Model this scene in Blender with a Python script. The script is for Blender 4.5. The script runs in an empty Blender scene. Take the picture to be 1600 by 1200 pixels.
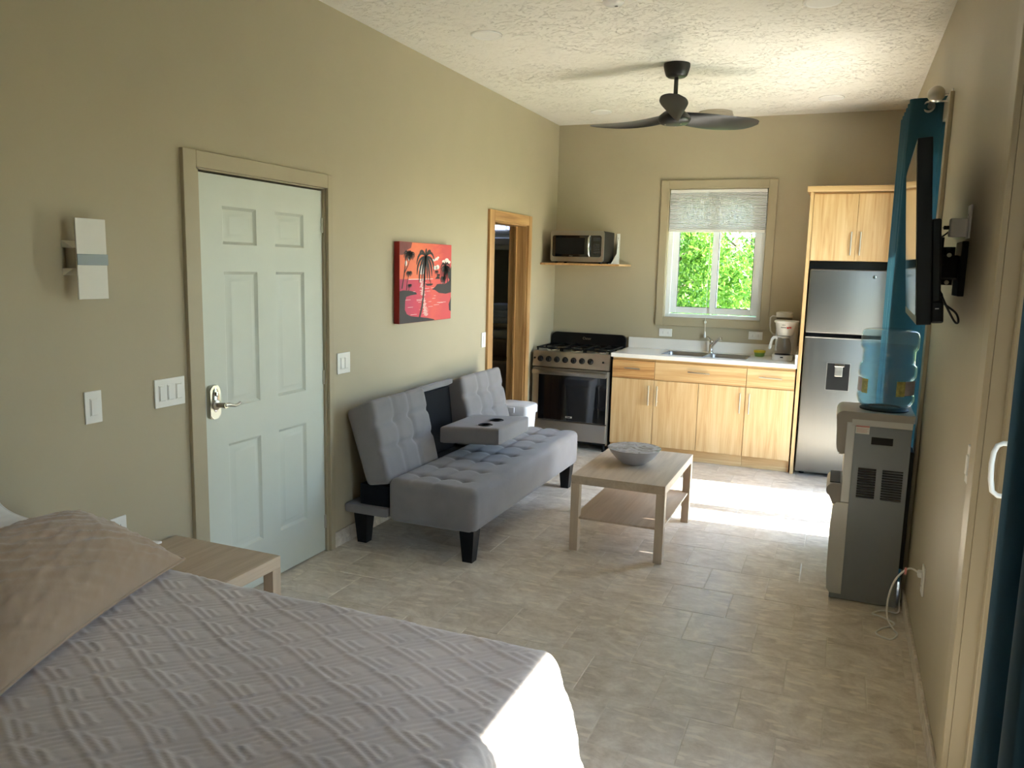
import bpy, bmesh, math, random
import numpy as np
from mathutils import Vector, Matrix

random.seed(7)
rng = np.random.default_rng(7)
scene = bpy.context.scene
COL = scene.collection
W, L, H, Y0 = 3.056, 7.485, 3.01, -0.78      # room: x 0..W, y Y0..L, z 0..H

# ------------------------------------------------------------------ camera
def setup_camera():
    f, yaw, pit, rol = 1241.89, .3907, .147, .024
    fw = Vector((-math.sin(yaw)*math.cos(pit), math.cos(yaw)*math.cos(pit), -math.sin(pit)))
    r = Vector((math.cos(yaw), math.sin(yaw), 0)); u = r.cross(fw)
    r2 = r*math.cos(rol)+u*math.sin(rol); u2 = -r*math.sin(rol)+u*math.cos(rol)
    cd = bpy.data.cameras.new('camera'); cam = bpy.data.objects.new('camera', cd); COL.objects.link(cam)
    m = Matrix((r2, u2, -fw)).transposed().to_4x4(); m.translation = Vector((2.6519, 0, 1.6608))
    cam.matrix_world = m
    cd.sensor_width = 36; cd.lens = f/1600*36; cd.clip_start = .02; cd.clip_end = 300
    scene.camera = cam
setup_camera()

# ------------------------------------------------------------------ sky, sun, exposure
SUN_DIR = Vector((-1, -.04, -1.27)).normalized()          # the way the sunlight travels
def setup_light():
    w = bpy.data.worlds.new('sky'); scene.world = w; w.use_nodes = True
    nt = w.node_tree; bg = nt.nodes['Background']
    sky = nt.nodes.new('ShaderNodeTexSky'); sky.sky_type = 'NISHITA'; sky.sun_disc = False
    sky.sun_elevation = math.asin(-SUN_DIR.z); sky.sun_rotation = math.radians(88)
    sky.air_density = 1.0; sky.dust_density = 0.6; sky.ozone_density = 1.0
    nt.links.new(sky.outputs[0], bg.inputs[0]); bg.inputs[1].default_value = 1.15
    sd = bpy.data.lights.new('sun', 'SUN'); sd.energy = 27.0; sd.angle = math.radians(.4); sd.color = (1, .95, .89)
    so = bpy.data.objects.new('sun', sd); COL.objects.link(so); so.location = (8, 5, 9)
    so.rotation_euler = SUN_DIR.to_track_quat('-Z', 'Y').to_euler()
    for nm, (y0, y1), z1 in (('sky_portal_far', (4.455, 6.52), 2.42), ('sky_portal_near', (.35, 2.585), 2.42)):
        ld = bpy.data.lights.new(nm, 'AREA'); ld.shape = 'RECTANGLE'; ld.size = y1-y0; ld.size_y = z1
        ld.cycles.is_portal = True
        lo = bpy.data.objects.new(nm, ld); COL.objects.link(lo); lo.location = (W+.2, (y0+y1)/2, z1/2)
        lo.rotation_euler = (math.radians(90), 0, math.radians(90))
    ld = bpy.data.lights.new('sky_portal_window', 'AREA'); ld.shape = 'RECTANGLE'; ld.size = .9; ld.size_y = 1.2
    ld.cycles.is_portal = True
    lo = bpy.data.objects.new('sky_portal_window', ld); COL.objects.link(lo); lo.location = (1.535, L+.2, 1.81)
    lo.rotation_euler = (math.radians(-90), 0, 0)
setup_light()
scene.view_settings.view_transform = 'Standard'; scene.view_settings.look = 'None'
scene.view_settings.exposure = 1.22; scene.view_settings.gamma = 1.0
scene.view_settings.use_curve_mapping = False
scene.cycles.max_bounces = 12; scene.cycles.diffuse_bounces = 7; scene.cycles.transparent_max_bounces = 16
scene.cycles.sample_clamp_indirect = 8.0

# ------------------------------------------------------------------ materials
def lin(c):
    return tuple((v/255/12.92 if v/255 <= .04045 else ((v/255+.055)/1.055)**2.4) for v in c)+(1,)
def new_mat(name):
    m = bpy.data.materials.new(name); m.use_nodes = True
    nt = m.node_tree; return m, nt, nt.nodes['Principled BSDF']
def nd(nt, t, **kw):
    n = nt.nodes.new(t)
    for k, v in kw.items(): setattr(n, k, v)
    return n
def coords(nt, scale=(1, 1, 1), rot=(0, 0, 0)):
    tc = nd(nt, 'ShaderNodeTexCoord'); mp = nd(nt, 'ShaderNodeMapping')
    mp.inputs['Scale'].default_value = scale; mp.inputs['Rotation'].default_value = rot
    nt.links.new(tc.outputs['Object'], mp.inputs[0]); return mp.outputs[0]
def noise(nt, vec, scale, detail=3, rough=.5, dist=0):
    n = nd(nt, 'ShaderNodeTexNoise'); n.inputs['Scale'].default_value = scale; n.inputs['Detail'].default_value = detail
    n.inputs['Roughness'].default_value = rough; n.inputs['Distortion'].default_value = dist
    if vec is not None: nt.links.new(vec, n.inputs['Vector'])
    return n.outputs['Fac']
def ramp(nt, fac, stops):
    r = nd(nt, 'ShaderNodeValToRGB'); el = r.color_ramp.elements
    while len(el) > 1: el.remove(el[-1])
    for i, (p, c) in enumerate(stops):
        e = el[0] if i == 0 else el.new(p)
        e.position = p; e.color = c
    nt.links.new(fac, r.inputs[0]); return r.outputs[0]
def bump(nt, bs, h, strength=.2, dist=.01):
    b = nd(nt, 'ShaderNodeBump'); b.inputs['Strength'].default_value = strength; b.inputs['Distance'].default_value = dist
    nt.links.new(h, b.inputs['Height']); nt.links.new(b.outputs[0], bs.inputs['Normal'])
def paint(name, rgb, rough=.5, metal=0, var=.03, nscale=8, bumpy=0, bscale=200, coat=0, spec=None):
    """a plain coloured surface with slight procedural variation"""
    m, nt, bs = new_mat(name)
    c = lin(rgb); v = coords(nt)
    f = noise(nt, v, nscale)
    lo = tuple(x*(1-var) for x in c[:3])+(1,); hi = tuple(min(1, x*(1+var)) for x in c[:3])+(1,)
    nt.links.new(ramp(nt, f, [(.3, lo), (.7, hi)]), bs.inputs['Base Color'])
    bs.inputs['Roughness'].default_value = rough; bs.inputs['Metallic'].default_value = metal
    if coat: bs.inputs['Coat Weight'].default_value = coat
    if spec is not None: bs.inputs['Specular IOR Level'].default_value = spec
    if bumpy: bump(nt, bs, noise(nt, v, bscale, 2), bumpy, .004)
    return m
def wood(name, dark, mid, light, axis='z', rough=.45, freq=16, streak=1.0):
    """wood with grain running along one axis"""
    m, nt, bs = new_mat(name)
    sc = {'x': (.9, freq, freq), 'y': (freq, .9, freq), 'z': (freq, freq, .9)}[axis]
    v = coords(nt, sc)
    f1 = noise(nt, v, 1.3, 4, .6, .9*streak)
    sc2 = tuple(s*(6 if s > 1 else 2.2) for s in sc)
    f2 = noise(nt, coords(nt, sc2), 1.0, 3, .6)
    mx = nd(nt, 'ShaderNodeMath', operation='MULTIPLY_ADD'); nt.links.new(f2, mx.inputs[0]); mx.inputs[1].default_value = .35
    nt.links.new(f1, mx.inputs[2])
    nt.links.new(ramp(nt, mx.outputs[0], [(.42, lin(dark)), (.6, lin(mid)), (.85, lin(light))]), bs.inputs['Base Color'])
    bs.inputs['Roughness'].default_value = rough
    bump(nt, bs, f2, .06, .002)
    return m
def metal(name, rgb, rough=.25, axis=None):
    m, nt, bs = new_mat(name)
    bs.inputs['Metallic'].default_value = 1; bs.inputs['Base Color'].default_value = lin(rgb)
    if axis:
        sc = {'x': (2, 300, 300), 'z': (300, 300, 2)}[axis]
        f = noise(nt, coords(nt, sc), 1, 2)
        r = nd(nt, 'ShaderNodeMapRange'); r.inputs[3].default_value = rough*.8; r.inputs[4].default_value = rough*1.25
        nt.links.new(f, r.inputs[0]); nt.links.new(r.outputs[0], bs.inputs['Roughness'])
    else:
        f = noise(nt, coords(nt), 30, 2)
        r = nd(nt, 'ShaderNodeMapRange'); r.inputs[3].default_value = rough*.9; r.inputs[4].default_value = rough*1.1
        nt.links.new(f, r.inputs[0]); nt.links.new(r.outputs[0], bs.inputs['Roughness'])
    return m
def clear(name, tint=(1, 1, 1), gloss_rough=.02, diffuse=0, ior=1.45):
    """a thin see-through pane or shell: tinted transparency with a Fresnel reflection"""
    m = bpy.data.materials.new(name); m.use_nodes = True; nt = m.node_tree; nt.nodes.clear()
    out = nd(nt, 'ShaderNodeOutputMaterial'); tr = nd(nt, 'ShaderNodeBsdfTransparent'); gl = nd(nt, 'ShaderNodeBsdfGlossy')
    tr.inputs[0].default_value = tint+(1,); gl.inputs['Roughness'].default_value = gloss_rough
    # Schlick reflectance from the facing angle, the same on both sides of the thin wall
    f0 = ((ior-1)/(ior+1))**2
    lw = nd(nt, 'ShaderNodeLayerWeight'); lw.inputs['Blend'].default_value = .5
    pw = nd(nt, 'ShaderNodeMath', operation='POWER'); nt.links.new(lw.outputs['Facing'], pw.inputs[0]); pw.inputs[1].default_value = 5
    fr = nd(nt, 'ShaderNodeMath', operation='MULTIPLY_ADD'); nt.links.new(pw.outputs[0], fr.inputs[0]); fr.inputs[1].default_value = 1-f0; fr.inputs[2].default_value = f0
    mx = nd(nt, 'ShaderNodeMixShader'); nt.links.new(fr.outputs[0], mx.inputs[0])
    last = tr.outputs[0]
    if diffuse:
        df = nd(nt, 'ShaderNodeBsdfDiffuse'); df.inputs[0].default_value = tuple(min(1, t*1.05) for t in tint)+(1,)
        m2 = nd(nt, 'ShaderNodeMixShader'); m2.inputs[0].default_value = diffuse
        nt.links.new(tr.outputs[0], m2.inputs[1]); nt.links.new(df.outputs[0], m2.inputs[2]); last = m2.outputs[0]
    nt.links.new(last, mx.inputs[1]); nt.links.new(gl.outputs[0], mx.inputs[2]); nt.links.new(mx.outputs[0], out.inputs[0])
    return m
def glow(name, rgb, strength):
    m, nt, bs = new_mat(name)
    bs.inputs['Base Color'].default_value = lin(rgb); bs.inputs['Emission Color'].default_value = lin(rgb)
    bs.inputs['Emission Strength'].default_value = strength
    return m
def fabric(name, rgb, rough=.9, weave=500, var=.08, sheen=.3, translucent=0, bs_strength=.25):
    m, nt, bs = new_mat(name)
    c = lin(rgb); v = coords(nt)
    f = noise(nt, v, weave, 2, .7); g = noise(nt, v, 5, 3)
    a = nd(nt, 'ShaderNodeMath', operation='MULTIPLY_ADD'); nt.links.new(f, a.inputs[0]); a.inputs[1].default_value = .6; nt.links.new(g, a.inputs[2])
    lo = tuple(x*(1-var*1.6) for x in c[:3])+(1,); hi = tuple(min(1, x*(1+var*1.6)) for x in c[:3])+(1,)
    nt.links.new(ramp(nt, a.outputs[0], [(.5, lo), (1.1 if False else .98, hi)]), bs.inputs['Base Color'])
    bs.inputs['Roughness'].default_value = rough; bs.inputs['Sheen Weight'].default_value = sheen
    bs.inputs['Specular IOR Level'].default_value = .2
    bump(nt, bs, f, bs_strength, .002)
    if translucent:
        out = nt.nodes['Material Output']; tl = nd(nt, 'ShaderNodeBsdfTranslucent'); tl.inputs[0].default_value = c
        mx = nd(nt, 'ShaderNodeMixShader'); mx.inputs[0].default_value = translucent
        nt.links.new(bs.outputs[0], mx.inputs[1]); nt.links.new(tl.outputs[0], mx.inputs[2]); nt.links.new(mx.outputs[0], out.inputs[0])
    return m

M = {}
M['wall'] = paint('khaki_wall_paint', (175, 164, 138), .55, var=.02, nscale=3, bumpy=.05, bscale=90)
M['casing'] = paint('khaki_trim_paint', (171, 159, 132), .42, var=.02, bumpy=.03, bscale=60)
M['white'] = paint('white_plastic', (232, 231, 226), .35, var=.01)
M['door_white'] = paint('white_door_paint', (204, 209, 198), .38, var=.01)
M['pvc'] = paint('white_window_frame', (236, 238, 238), .3, var=.01)
M['black'] = paint('black_plastic', (9, 9, 9), .45, var=.05, spec=.3)
M['black_gloss'] = paint('black_gloss', (10, 10, 12), .06, var=.02, coat=.5)
M['dark_leg'] = paint('black_painted_leg', (9, 10, 13), .4, var=.05, spec=.3)
M['fan'] = paint('charcoal_fan', (32, 31, 30), .4, var=.05)
M['steel'] = metal('brushed_steel', (176, 174, 170), .3, 'x')
M['fridge_steel'] = metal('fridge_steel', (128, 128, 126), .42, 'z')
M['chrome'] = metal('chrome', (215, 213, 208), .12)
M['nickel'] = metal('satin_nickel', (190, 184, 172), .32)
M['wood_z'] = wood('light_wood_upright', (170, 130, 82), (193, 156, 106), (208, 178, 132), 'z')
M['wood_x'] = wood('light_wood_level', (170, 130, 82), (193, 156, 106), (208, 178, 132), 'x')
M['wood_x_dark'] = wood('streaked_wood_level', (140, 94, 52), (184, 136, 82), (206, 166, 110), 'x', streak=1.6)
M['frame_wood_z'] = wood('honey_wood_upright', (140, 100, 60), (172, 130, 82), (196, 156, 104), 'z', rough=.35)
M['frame_wood_y'] = wood('honey_wood_level', (150, 108, 66), (180, 138, 90), (202, 162, 110), 'y', rough=.35)
M['oak_y'] = wood('pale_oak_lengthwise', (172, 152, 130), (186, 166, 143), (198, 179, 156), 'y', rough=.5, freq=10)
M['oak_z'] = wood('pale_oak_upright', (172, 152, 130), (186, 166, 143), (198, 179, 156), 'z', rough=.5, freq=10)
M['oak_x'] = wood('pale_oak_crosswise', (168, 148, 126), (182, 162, 139), (196, 176, 153), 'x', rough=.5, freq=10)
M['sofa'] = fabric('grey_upholstery', (124, 120, 121), weave=420)
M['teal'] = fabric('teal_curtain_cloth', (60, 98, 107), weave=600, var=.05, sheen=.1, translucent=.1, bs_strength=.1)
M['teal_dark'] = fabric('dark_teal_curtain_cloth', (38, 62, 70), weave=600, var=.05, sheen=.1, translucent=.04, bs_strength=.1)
M['quilt'] = fabric('beige_quilted_cloth', (198, 187, 178), weave=700, var=.03, sheen=.5, bs_strength=.12)
M['sham'] = fabric('tan_pillow_cloth', (166, 143, 120), weave=700, var=.03, sheen=.5, bs_strength=.12)
M['linen'] = fabric('white_linen', (232, 232, 230), weave=700, var=.02, sheen=.1, bs_strength=.1)
M['towel'] = fabric('white_towel', (205, 212, 226), weave=300, var=.04)
M['glass'] = clear('window_glass', (.97, .99, .98))
M['worktop'] = paint('white_worktop', (228, 224, 216), .22, var=.03, nscale=4)

def travertine(name, tone=1.0):
    m, nt, bs = new_mat(name)
    tc = nd(nt, 'ShaderNodeTexCoord'); oi = nd(nt, 'ShaderNodeObjectInfo')
    off = nd(nt, 'ShaderNodeVectorMath', operation='SCALE'); cmb = nd(nt, 'ShaderNodeCombineXYZ')
    nt.links.new(oi.outputs['Random'], cmb.inputs[0]); nt.links.new(oi.outputs['Random'], cmb.inputs[1])
    nt.links.new(cmb.outputs[0], off.inputs[0]); off.inputs['Scale'].default_value = 37.0
    add = nd(nt, 'ShaderNodeVectorMath', operation='ADD'); nt.links.new(tc.outputs['Object'], add.inputs[0]); nt.links.new(off.outputs[0], add.inputs[1])
    mp = nd(nt, 'ShaderNodeMapping'); mp.inputs['Scale'].default_value = (1, 1.35, 1); nt.links.new(add.outputs[0], mp.inputs[0])
    v = mp.outputs[0]
    f1 = noise(nt, v, 4.5, 6, .65, 1.2); f2 = noise(nt, v, 26, 4, .7, .6)
    mx = nd(nt, 'ShaderNodeMath', operation='MULTIPLY_ADD'); nt.links.new(f2, mx.inputs[0]); mx.inputs[1].default_value = .45; nt.links.new(f1, mx.inputs[2])
    T = lambda c: tuple(x*tone for x in lin(c)[:3])+(1,)
    base = ramp(nt, mx.outputs[0], [(.46, T((166, 152, 134))), (.66, T((190, 178, 162))), (.8, T((203, 193, 179))), (.95, T((218, 210, 196)))])
    # pale fossil flecks
    vo = nd(nt, 'ShaderNodeTexVoronoi'); vo.feature = 'F1'; vo.inputs['Scale'].default_value = 13; vo.inputs['Randomness'].default_value = 1
    mp2 = nd(nt, 'ShaderNodeMapping'); mp2.inputs['Scale'].default_value = (.55, 1.7, 1); mp2.inputs['Rotation'].default_value = (0, 0, .5)
    nt.links.new(add.outputs[0], mp2.inputs[0])
    wob = nd(nt, 'ShaderNodeVectorMath', operation='ADD'); nz = nd(nt, 'ShaderNodeTexNoise'); nz.inputs['Scale'].default_value = 9
    nt.links.new(mp2.outputs[0], nz.inputs['Vector']); nt.links.new(mp2.outputs[0], wob.inputs[0])
    sc = nd(nt, 'ShaderNodeVectorMath', operation='SCALE'); nt.links.new(nz.outputs['Color'], sc.inputs[0]); sc.inputs['Scale'].default_value = .12
    nt.links.new(sc.outputs[0], wob.inputs[1]); nt.links.new(wob.outputs[0], vo.inputs['Vector'])
    fl = ramp(nt, vo.outputs['Distance'], [(.24, (1, 1, 1, 1)), (.32, (0, 0, 0, 1))])
    mix = nd(nt, 'ShaderNodeMix', data_type='RGBA'); mix.blend_type = 'MIX'
    ml = nd(nt, 'ShaderNodeMath', operation='MULTIPLY'); nt.links.new(fl, ml.inputs[0]); ml.inputs[1].default_value = .5
    nt.links.new(ml.outputs[0], mix.inputs[0]); nt.links.new(base, mix.inputs[6]); mix.inputs[7].default_value = T((224, 214, 196))
    # tile to tile tone
    hs = nd(nt, 'ShaderNodeHueSaturation'); mr = nd(nt, 'ShaderNodeMapRange'); mr.inputs[3].default_value = .95; mr.inputs[4].default_value = 1.05
    nt.links.new(oi.outputs['Random'], mr.inputs[0]); nt.links.new(mr.outputs[0], hs.inputs['Value']); nt.links.new(mix.outputs[2], hs.inputs['Color'])
    nt.links.new(hs.outputs[0], bs.inputs['Base Color'])
    rr = nd(nt, 'ShaderNodeMapRange'); rr.inputs[3].default_value = .22; rr.inputs[4].default_value = .5; nt.links.new(f1, rr.inputs[0])
    nt.links.new(rr.outputs[0], bs.inputs['Roughness'])
    bump(nt, bs, f2, .08, .003)
    return m
M['tile'] = travertine('travertine_tile', 1.16)
M['grout'] = paint('pale_grout', (214, 205, 188), .8, bumpy=.2)
M['skirting'] = travertine('travertine_skirting', 1.1)
def ceiling_mat():
    m, nt, bs = new_mat('knockdown_ceiling')
    v = coords(nt)
    f = noise(nt, v, 2.6, 4, .6, .5); g = noise(nt, coords(nt, (1, 1.7, 1), (0, 0, .3)), 17, 6, .75, 2.0)
    mask = ramp(nt, f, [(.43, (.12, .12, .12, 1)), (.56, (1, 1, 1, 1))])
    isl = ramp(nt, g, [(.55, (0, 0, 0, 1)), (.59, (1, 1, 1, 1))])
    mu = nd(nt, 'ShaderNodeMath', operation='MULTIPLY'); nt.links.new(mask, mu.inputs[0]); nt.links.new(isl, mu.inputs[1])
    bs.inputs['Base Color'].default_value = lin((230, 225, 214)); bs.inputs['Roughness'].default_value = .8
    bump(nt, bs, mu.outputs[0], .75, .009)
    return m
M['ceiling'] = ceiling_mat()

# ------------------------------------------------------------------ geometry helpers
def bm_new(): return bmesh.new()
def box(bm, x0, x1, y0, y1, z0, z1, bev=0, seg=2):
    t = bmesh.new()
    vs = [t.verts.new(p) for p in ((x0, y0, z0), (x1, y0, z0), (x1, y1, z0), (x0, y1, z0), (x0, y0, z1), (x1, y0, z1), (x1, y1, z1), (x0, y1, z1))]
    for f in ((3, 2, 1, 0), (4, 5, 6, 7), (0, 1, 5, 4), (1, 2, 6, 5), (2, 3, 7, 6), (3, 0, 4, 7)): t.faces.new([vs[i] for i in f])
    if bev: bmesh.ops.bevel(t, geom=list(t.edges), offset=bev, segments=seg, affect='EDGES', profile=.5)
    me = bpy.data.meshes.new('t'); t.to_mesh(me); t.free(); bm.from_mesh(me); bpy.data.meshes.remove(me); return bm
def Box(*a, **k): return box(bm_new(), *a, **k)
def hexa(bm, pts):
    vs = [bm.verts.new(p) for p in pts]
    for f in ((3, 2, 1, 0), (4, 5, 6, 7), (0, 1, 5, 4), (1, 2, 6, 5), (2, 3, 7, 6), (3, 0, 4, 7)): bm.faces.new([vs[i] for i in f])
    return bm
def frame_from(d):
    d = Vector(d).normalized(); a = Vector((0, 0, 1)) if abs(d.z) < .9 else Vector((1, 0, 0))
    x = a.cross(d).normalized(); return x, d.cross(x)
def tube(bm, pts, r, n=10, caps=True):
    pts = [Vector(p) for p in pts]; rings = []
    rr = r if isinstance(r, (list, tuple)) else [r]*len(pts)
    px = None
    for i, p in enumerate(pts):
        d = (pts[min(i+1, len(pts)-1)]-pts[max(i-1, 0)]).normalized()
        if px is None: px, _ = frame_from(d)
        px = (px-d*px.dot(d)).normalized(); py = d.cross(px)
        rings.append([bm.verts.new(p+(px*math.cos(2*math.pi*k/n)+py*math.sin(2*math.pi*k/n))*rr[i]) for k in range(n)])
    for a, b in zip(rings, rings[1:]):
        for k in range(n): bm.faces.new((a[k], a[(k+1) % n], b[(k+1) % n], b[k]))
    if caps: bm.faces.new(rings[0][::-1]); bm.faces.new(rings[-1])
    return bm
def lathe(bm, c, prof, n=32, axis='z', sx=1, sy=1, caps=True):
    """prof: list of (radius, height) along the axis from point c"""
    c = Vector(c); rings = []
    for r, h in prof:
        ring = []
        for k in range(n):
            a = 2*math.pi*k/n; u, v = r*math.cos(a)*sx, r*math.sin(a)*sy
            p = {'z': (u, v, h), 'x': (h, u, v), 'y': (v, h, u)}[axis]
            ring.append(bm.verts.new(c+Vector(p)))
        rings.append(ring)
    for a, b in zip(rings, rings[1:]):
        for k in range(n): bm.faces.new((a[k], a[(k+1) % n], b[(k+1) % n], b[k]))
    if caps:
        if prof[0][0] > 1e-5: bm.faces.new(rings[0][::-1])
        if prof[-1][0] > 1e-5: bm.faces.new(rings[-1])
    return bm
def prism(bm, poly, axis, a, b):
    """extrude a 2-D polygon along an axis from a to b; poly coords are the other two axes in xyz order"""
    def P(u, v, w): return {'x': (w, u, v), 'y': (u, w, v), 'z': (u, v, w)}[axis]
    A = [bm.verts.new(P(u, v, a)) for u, v in poly]; B = [bm.verts.new(P(u, v, b)) for u, v in poly]
    n = len(poly)
    bm.faces.new(A); bm.faces.new(B[::-1])
    for i in range(n): bm.faces.new((A[i], B[i], B[(i+1) % n], A[(i+1) % n]))
    return bm
def rrect(x0, x1, y0, y1, r, n=5):
    pts = []
    for cx, cy, a0 in ((x1-r, y1-r, 0), (x0+r, y1-r, 90), (x0+r, y0+r, 180), (x1-r, y0+r, 270)):
        for k in range(n+1):
            a = math.radians(a0+90*k/n); pts.append((cx+r*math.cos(a), cy+r*math.sin(a)))
    return pts
def rings_rect(bm, y0, y1, z0, z1, prof, fixed='x', cap=True):
    """nested rectangles: prof = [(inset, depth)...]"""
    prev = None
    for ins, d in prof:
        q = [(y0+ins, z0+ins), (y1-ins, z0+ins), (y1-ins, z1-ins), (y0+ins, z1-ins)]
        vs = [bm.verts.new((d, u, v) if fixed == 'x' else (u, d, v)) for u, v in q]
        if prev:
            for k in range(4): bm.faces.new((prev[k], prev[(k+1) % 4], vs[(k+1) % 4], vs[k]))
        prev = vs
    if cap: bm.faces.new(prev)
    return bm
def round_box(lo, hi, r, n, disp=None, warp=None):
    """dense rounded box as a bmesh; disp(p, nrm) -> offset vector, warp(p) -> p"""
    lo = np.array(lo, float); hi = np.array(hi, float); bm = bm_new(); cache = {}
    def pt(i, j, k):
        key = (i, j, k)
        if key in cache: return cache[key]
        t = np.array([i/n[0], j/n[1], k/n[2]])
        # put extra points near the edges
        p = lo+(hi-lo)*t
        inner = np.clip(p, lo+r, hi-r); d = p-inner; ln = np.linalg.norm(d)
        q = inner+d/ln*r if ln > 1e-9 else p
        nr = d/ln if ln > 1e-9 else d
        if disp is not None: q = q+disp(q, nr)
        if warp is not None: q = warp(q)
        v = bm.verts.new(tuple(q)); cache[key] = v; return v
    nx, ny, nz = n
    for i in range(nx):
        for j in range(ny):
            bm.faces.new((pt(i, j, 0), pt(i, j+1, 0), pt(i+1, j+1, 0), pt(i+1, j, 0)))
            bm.faces.new((pt(i, j, nz), pt(i+1, j, nz), pt(i+1, j+1, nz), pt(i, j+1, nz)))
    for i in range(nx):
        for k in range(nz):
            bm.faces.new((pt(i, 0, k), pt(i+1, 0, k), pt(i+1, 0, k+1), pt(i, 0, k+1)))
            bm.faces.new((pt(i, ny, k), pt(i, ny, k+1), pt(i+1, ny, k+1), pt(i+1, ny, k)))
    for j in range(ny):
        for k in range(nz):
            bm.faces.new((pt(0, j, k), pt(0, j, k+1), pt(0, j+1, k+1), pt(0, j+1, k)))
            bm.faces.new((pt(nx, j, k), pt(nx, j+1, k), pt(nx, j+1, k+1), pt(nx, j, k+1)))
    return bm
def world_off(o):
    v = Vector((0, 0, 0))
    while o is not None: v += o.location; o = o.parent
    return v
def obj(name, bm, m, parent=None, loc=None, smooth=None, fix=True):
    """link a bmesh (built in world coordinates) as ONE mesh object"""
    if fix: bmesh.ops.recalc_face_normals(bm, faces=bm.faces)
    me = bpy.data.meshes.new(name)
    base = world_off(parent) if parent is not None else Vector(loc or (0, 0, 0))
    bmesh.ops.translate(bm, verts=bm.verts, vec=-base)
    bm.to_mesh(me); bm.free()
    for mm in (m if isinstance(m, (list, tuple)) else [m]): me.materials.append(M[mm] if isinstance(mm, str) else mm)
    if smooth is not None:
        me.shade_smooth()
        if smooth < 180: me.set_sharp_from_angle(angle=math.radians(smooth))
    o = bpy.data.objects.new(name, me); COL.objects.link(o)
    if parent is not None: o.parent = parent
    elif loc is not None: o.location = loc
    return o
def tag(o, label=None, cat=None, group=None, kind=None):
    for k, v in (('label', label), ('category', cat), ('group', group), ('kind', kind)):
        if v: o[k] = v
    return o
def thing(name, label, cat, loc, group=None):
    o = bpy.data.objects.new(name, None); COL.objects.link(o); o.location = loc; o.empty_display_size = .1
    return tag(o, label, cat, group)
def struct(name, bm, m, parent=None, smooth=None):
    o = obj(name, bm, m, parent, smooth=smooth)
    if parent is None: o['kind'] = 'structure'
    return o
def shift_copy(src, parent, d, name=None):
    """copy a part (sharing its mesh) and its sub-parts, moved by d"""
    c = src.copy(); COL.objects.link(c); c.parent = parent; c.location = src.location+Vector(d)
    if name: c.name = name
    for ch in src.children:
        g = ch.copy(); COL.objects.link(g); g.parent = c
    return c
def text_bm(s, size, origin, right, up, depth=.0008):
    """lettering as flat mesh, extruded slightly; right/up are world directions"""
    cu = bpy.data.curves.new('lettering', 'FONT'); cu.body = s; cu.size = size; cu.extrude = depth; cu.align_x = 'CENTER'; cu.align_y = 'CENTER'
    o = bpy.data.objects.new('lettering', cu); COL.objects.link(o)
    dg = bpy.context.evaluated_depsgraph_get(); me = bpy.data.meshes.new_from_object(o.evaluated_get(dg))
    bm = bm_new(); bm.from_mesh(me)
    r = Vector(right); u = Vector(up); n = r.cross(u)
    mt = Matrix((r, u, n)).transposed().to_4x4(); mt.translation = Vector(origin)
    bmesh.ops.transform(bm, matrix=mt, verts=bm.verts)
    bpy.data.objects.remove(o); bpy.data.curves.remove(cu); bpy.data.meshes.remove(me)
    return bm

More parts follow.
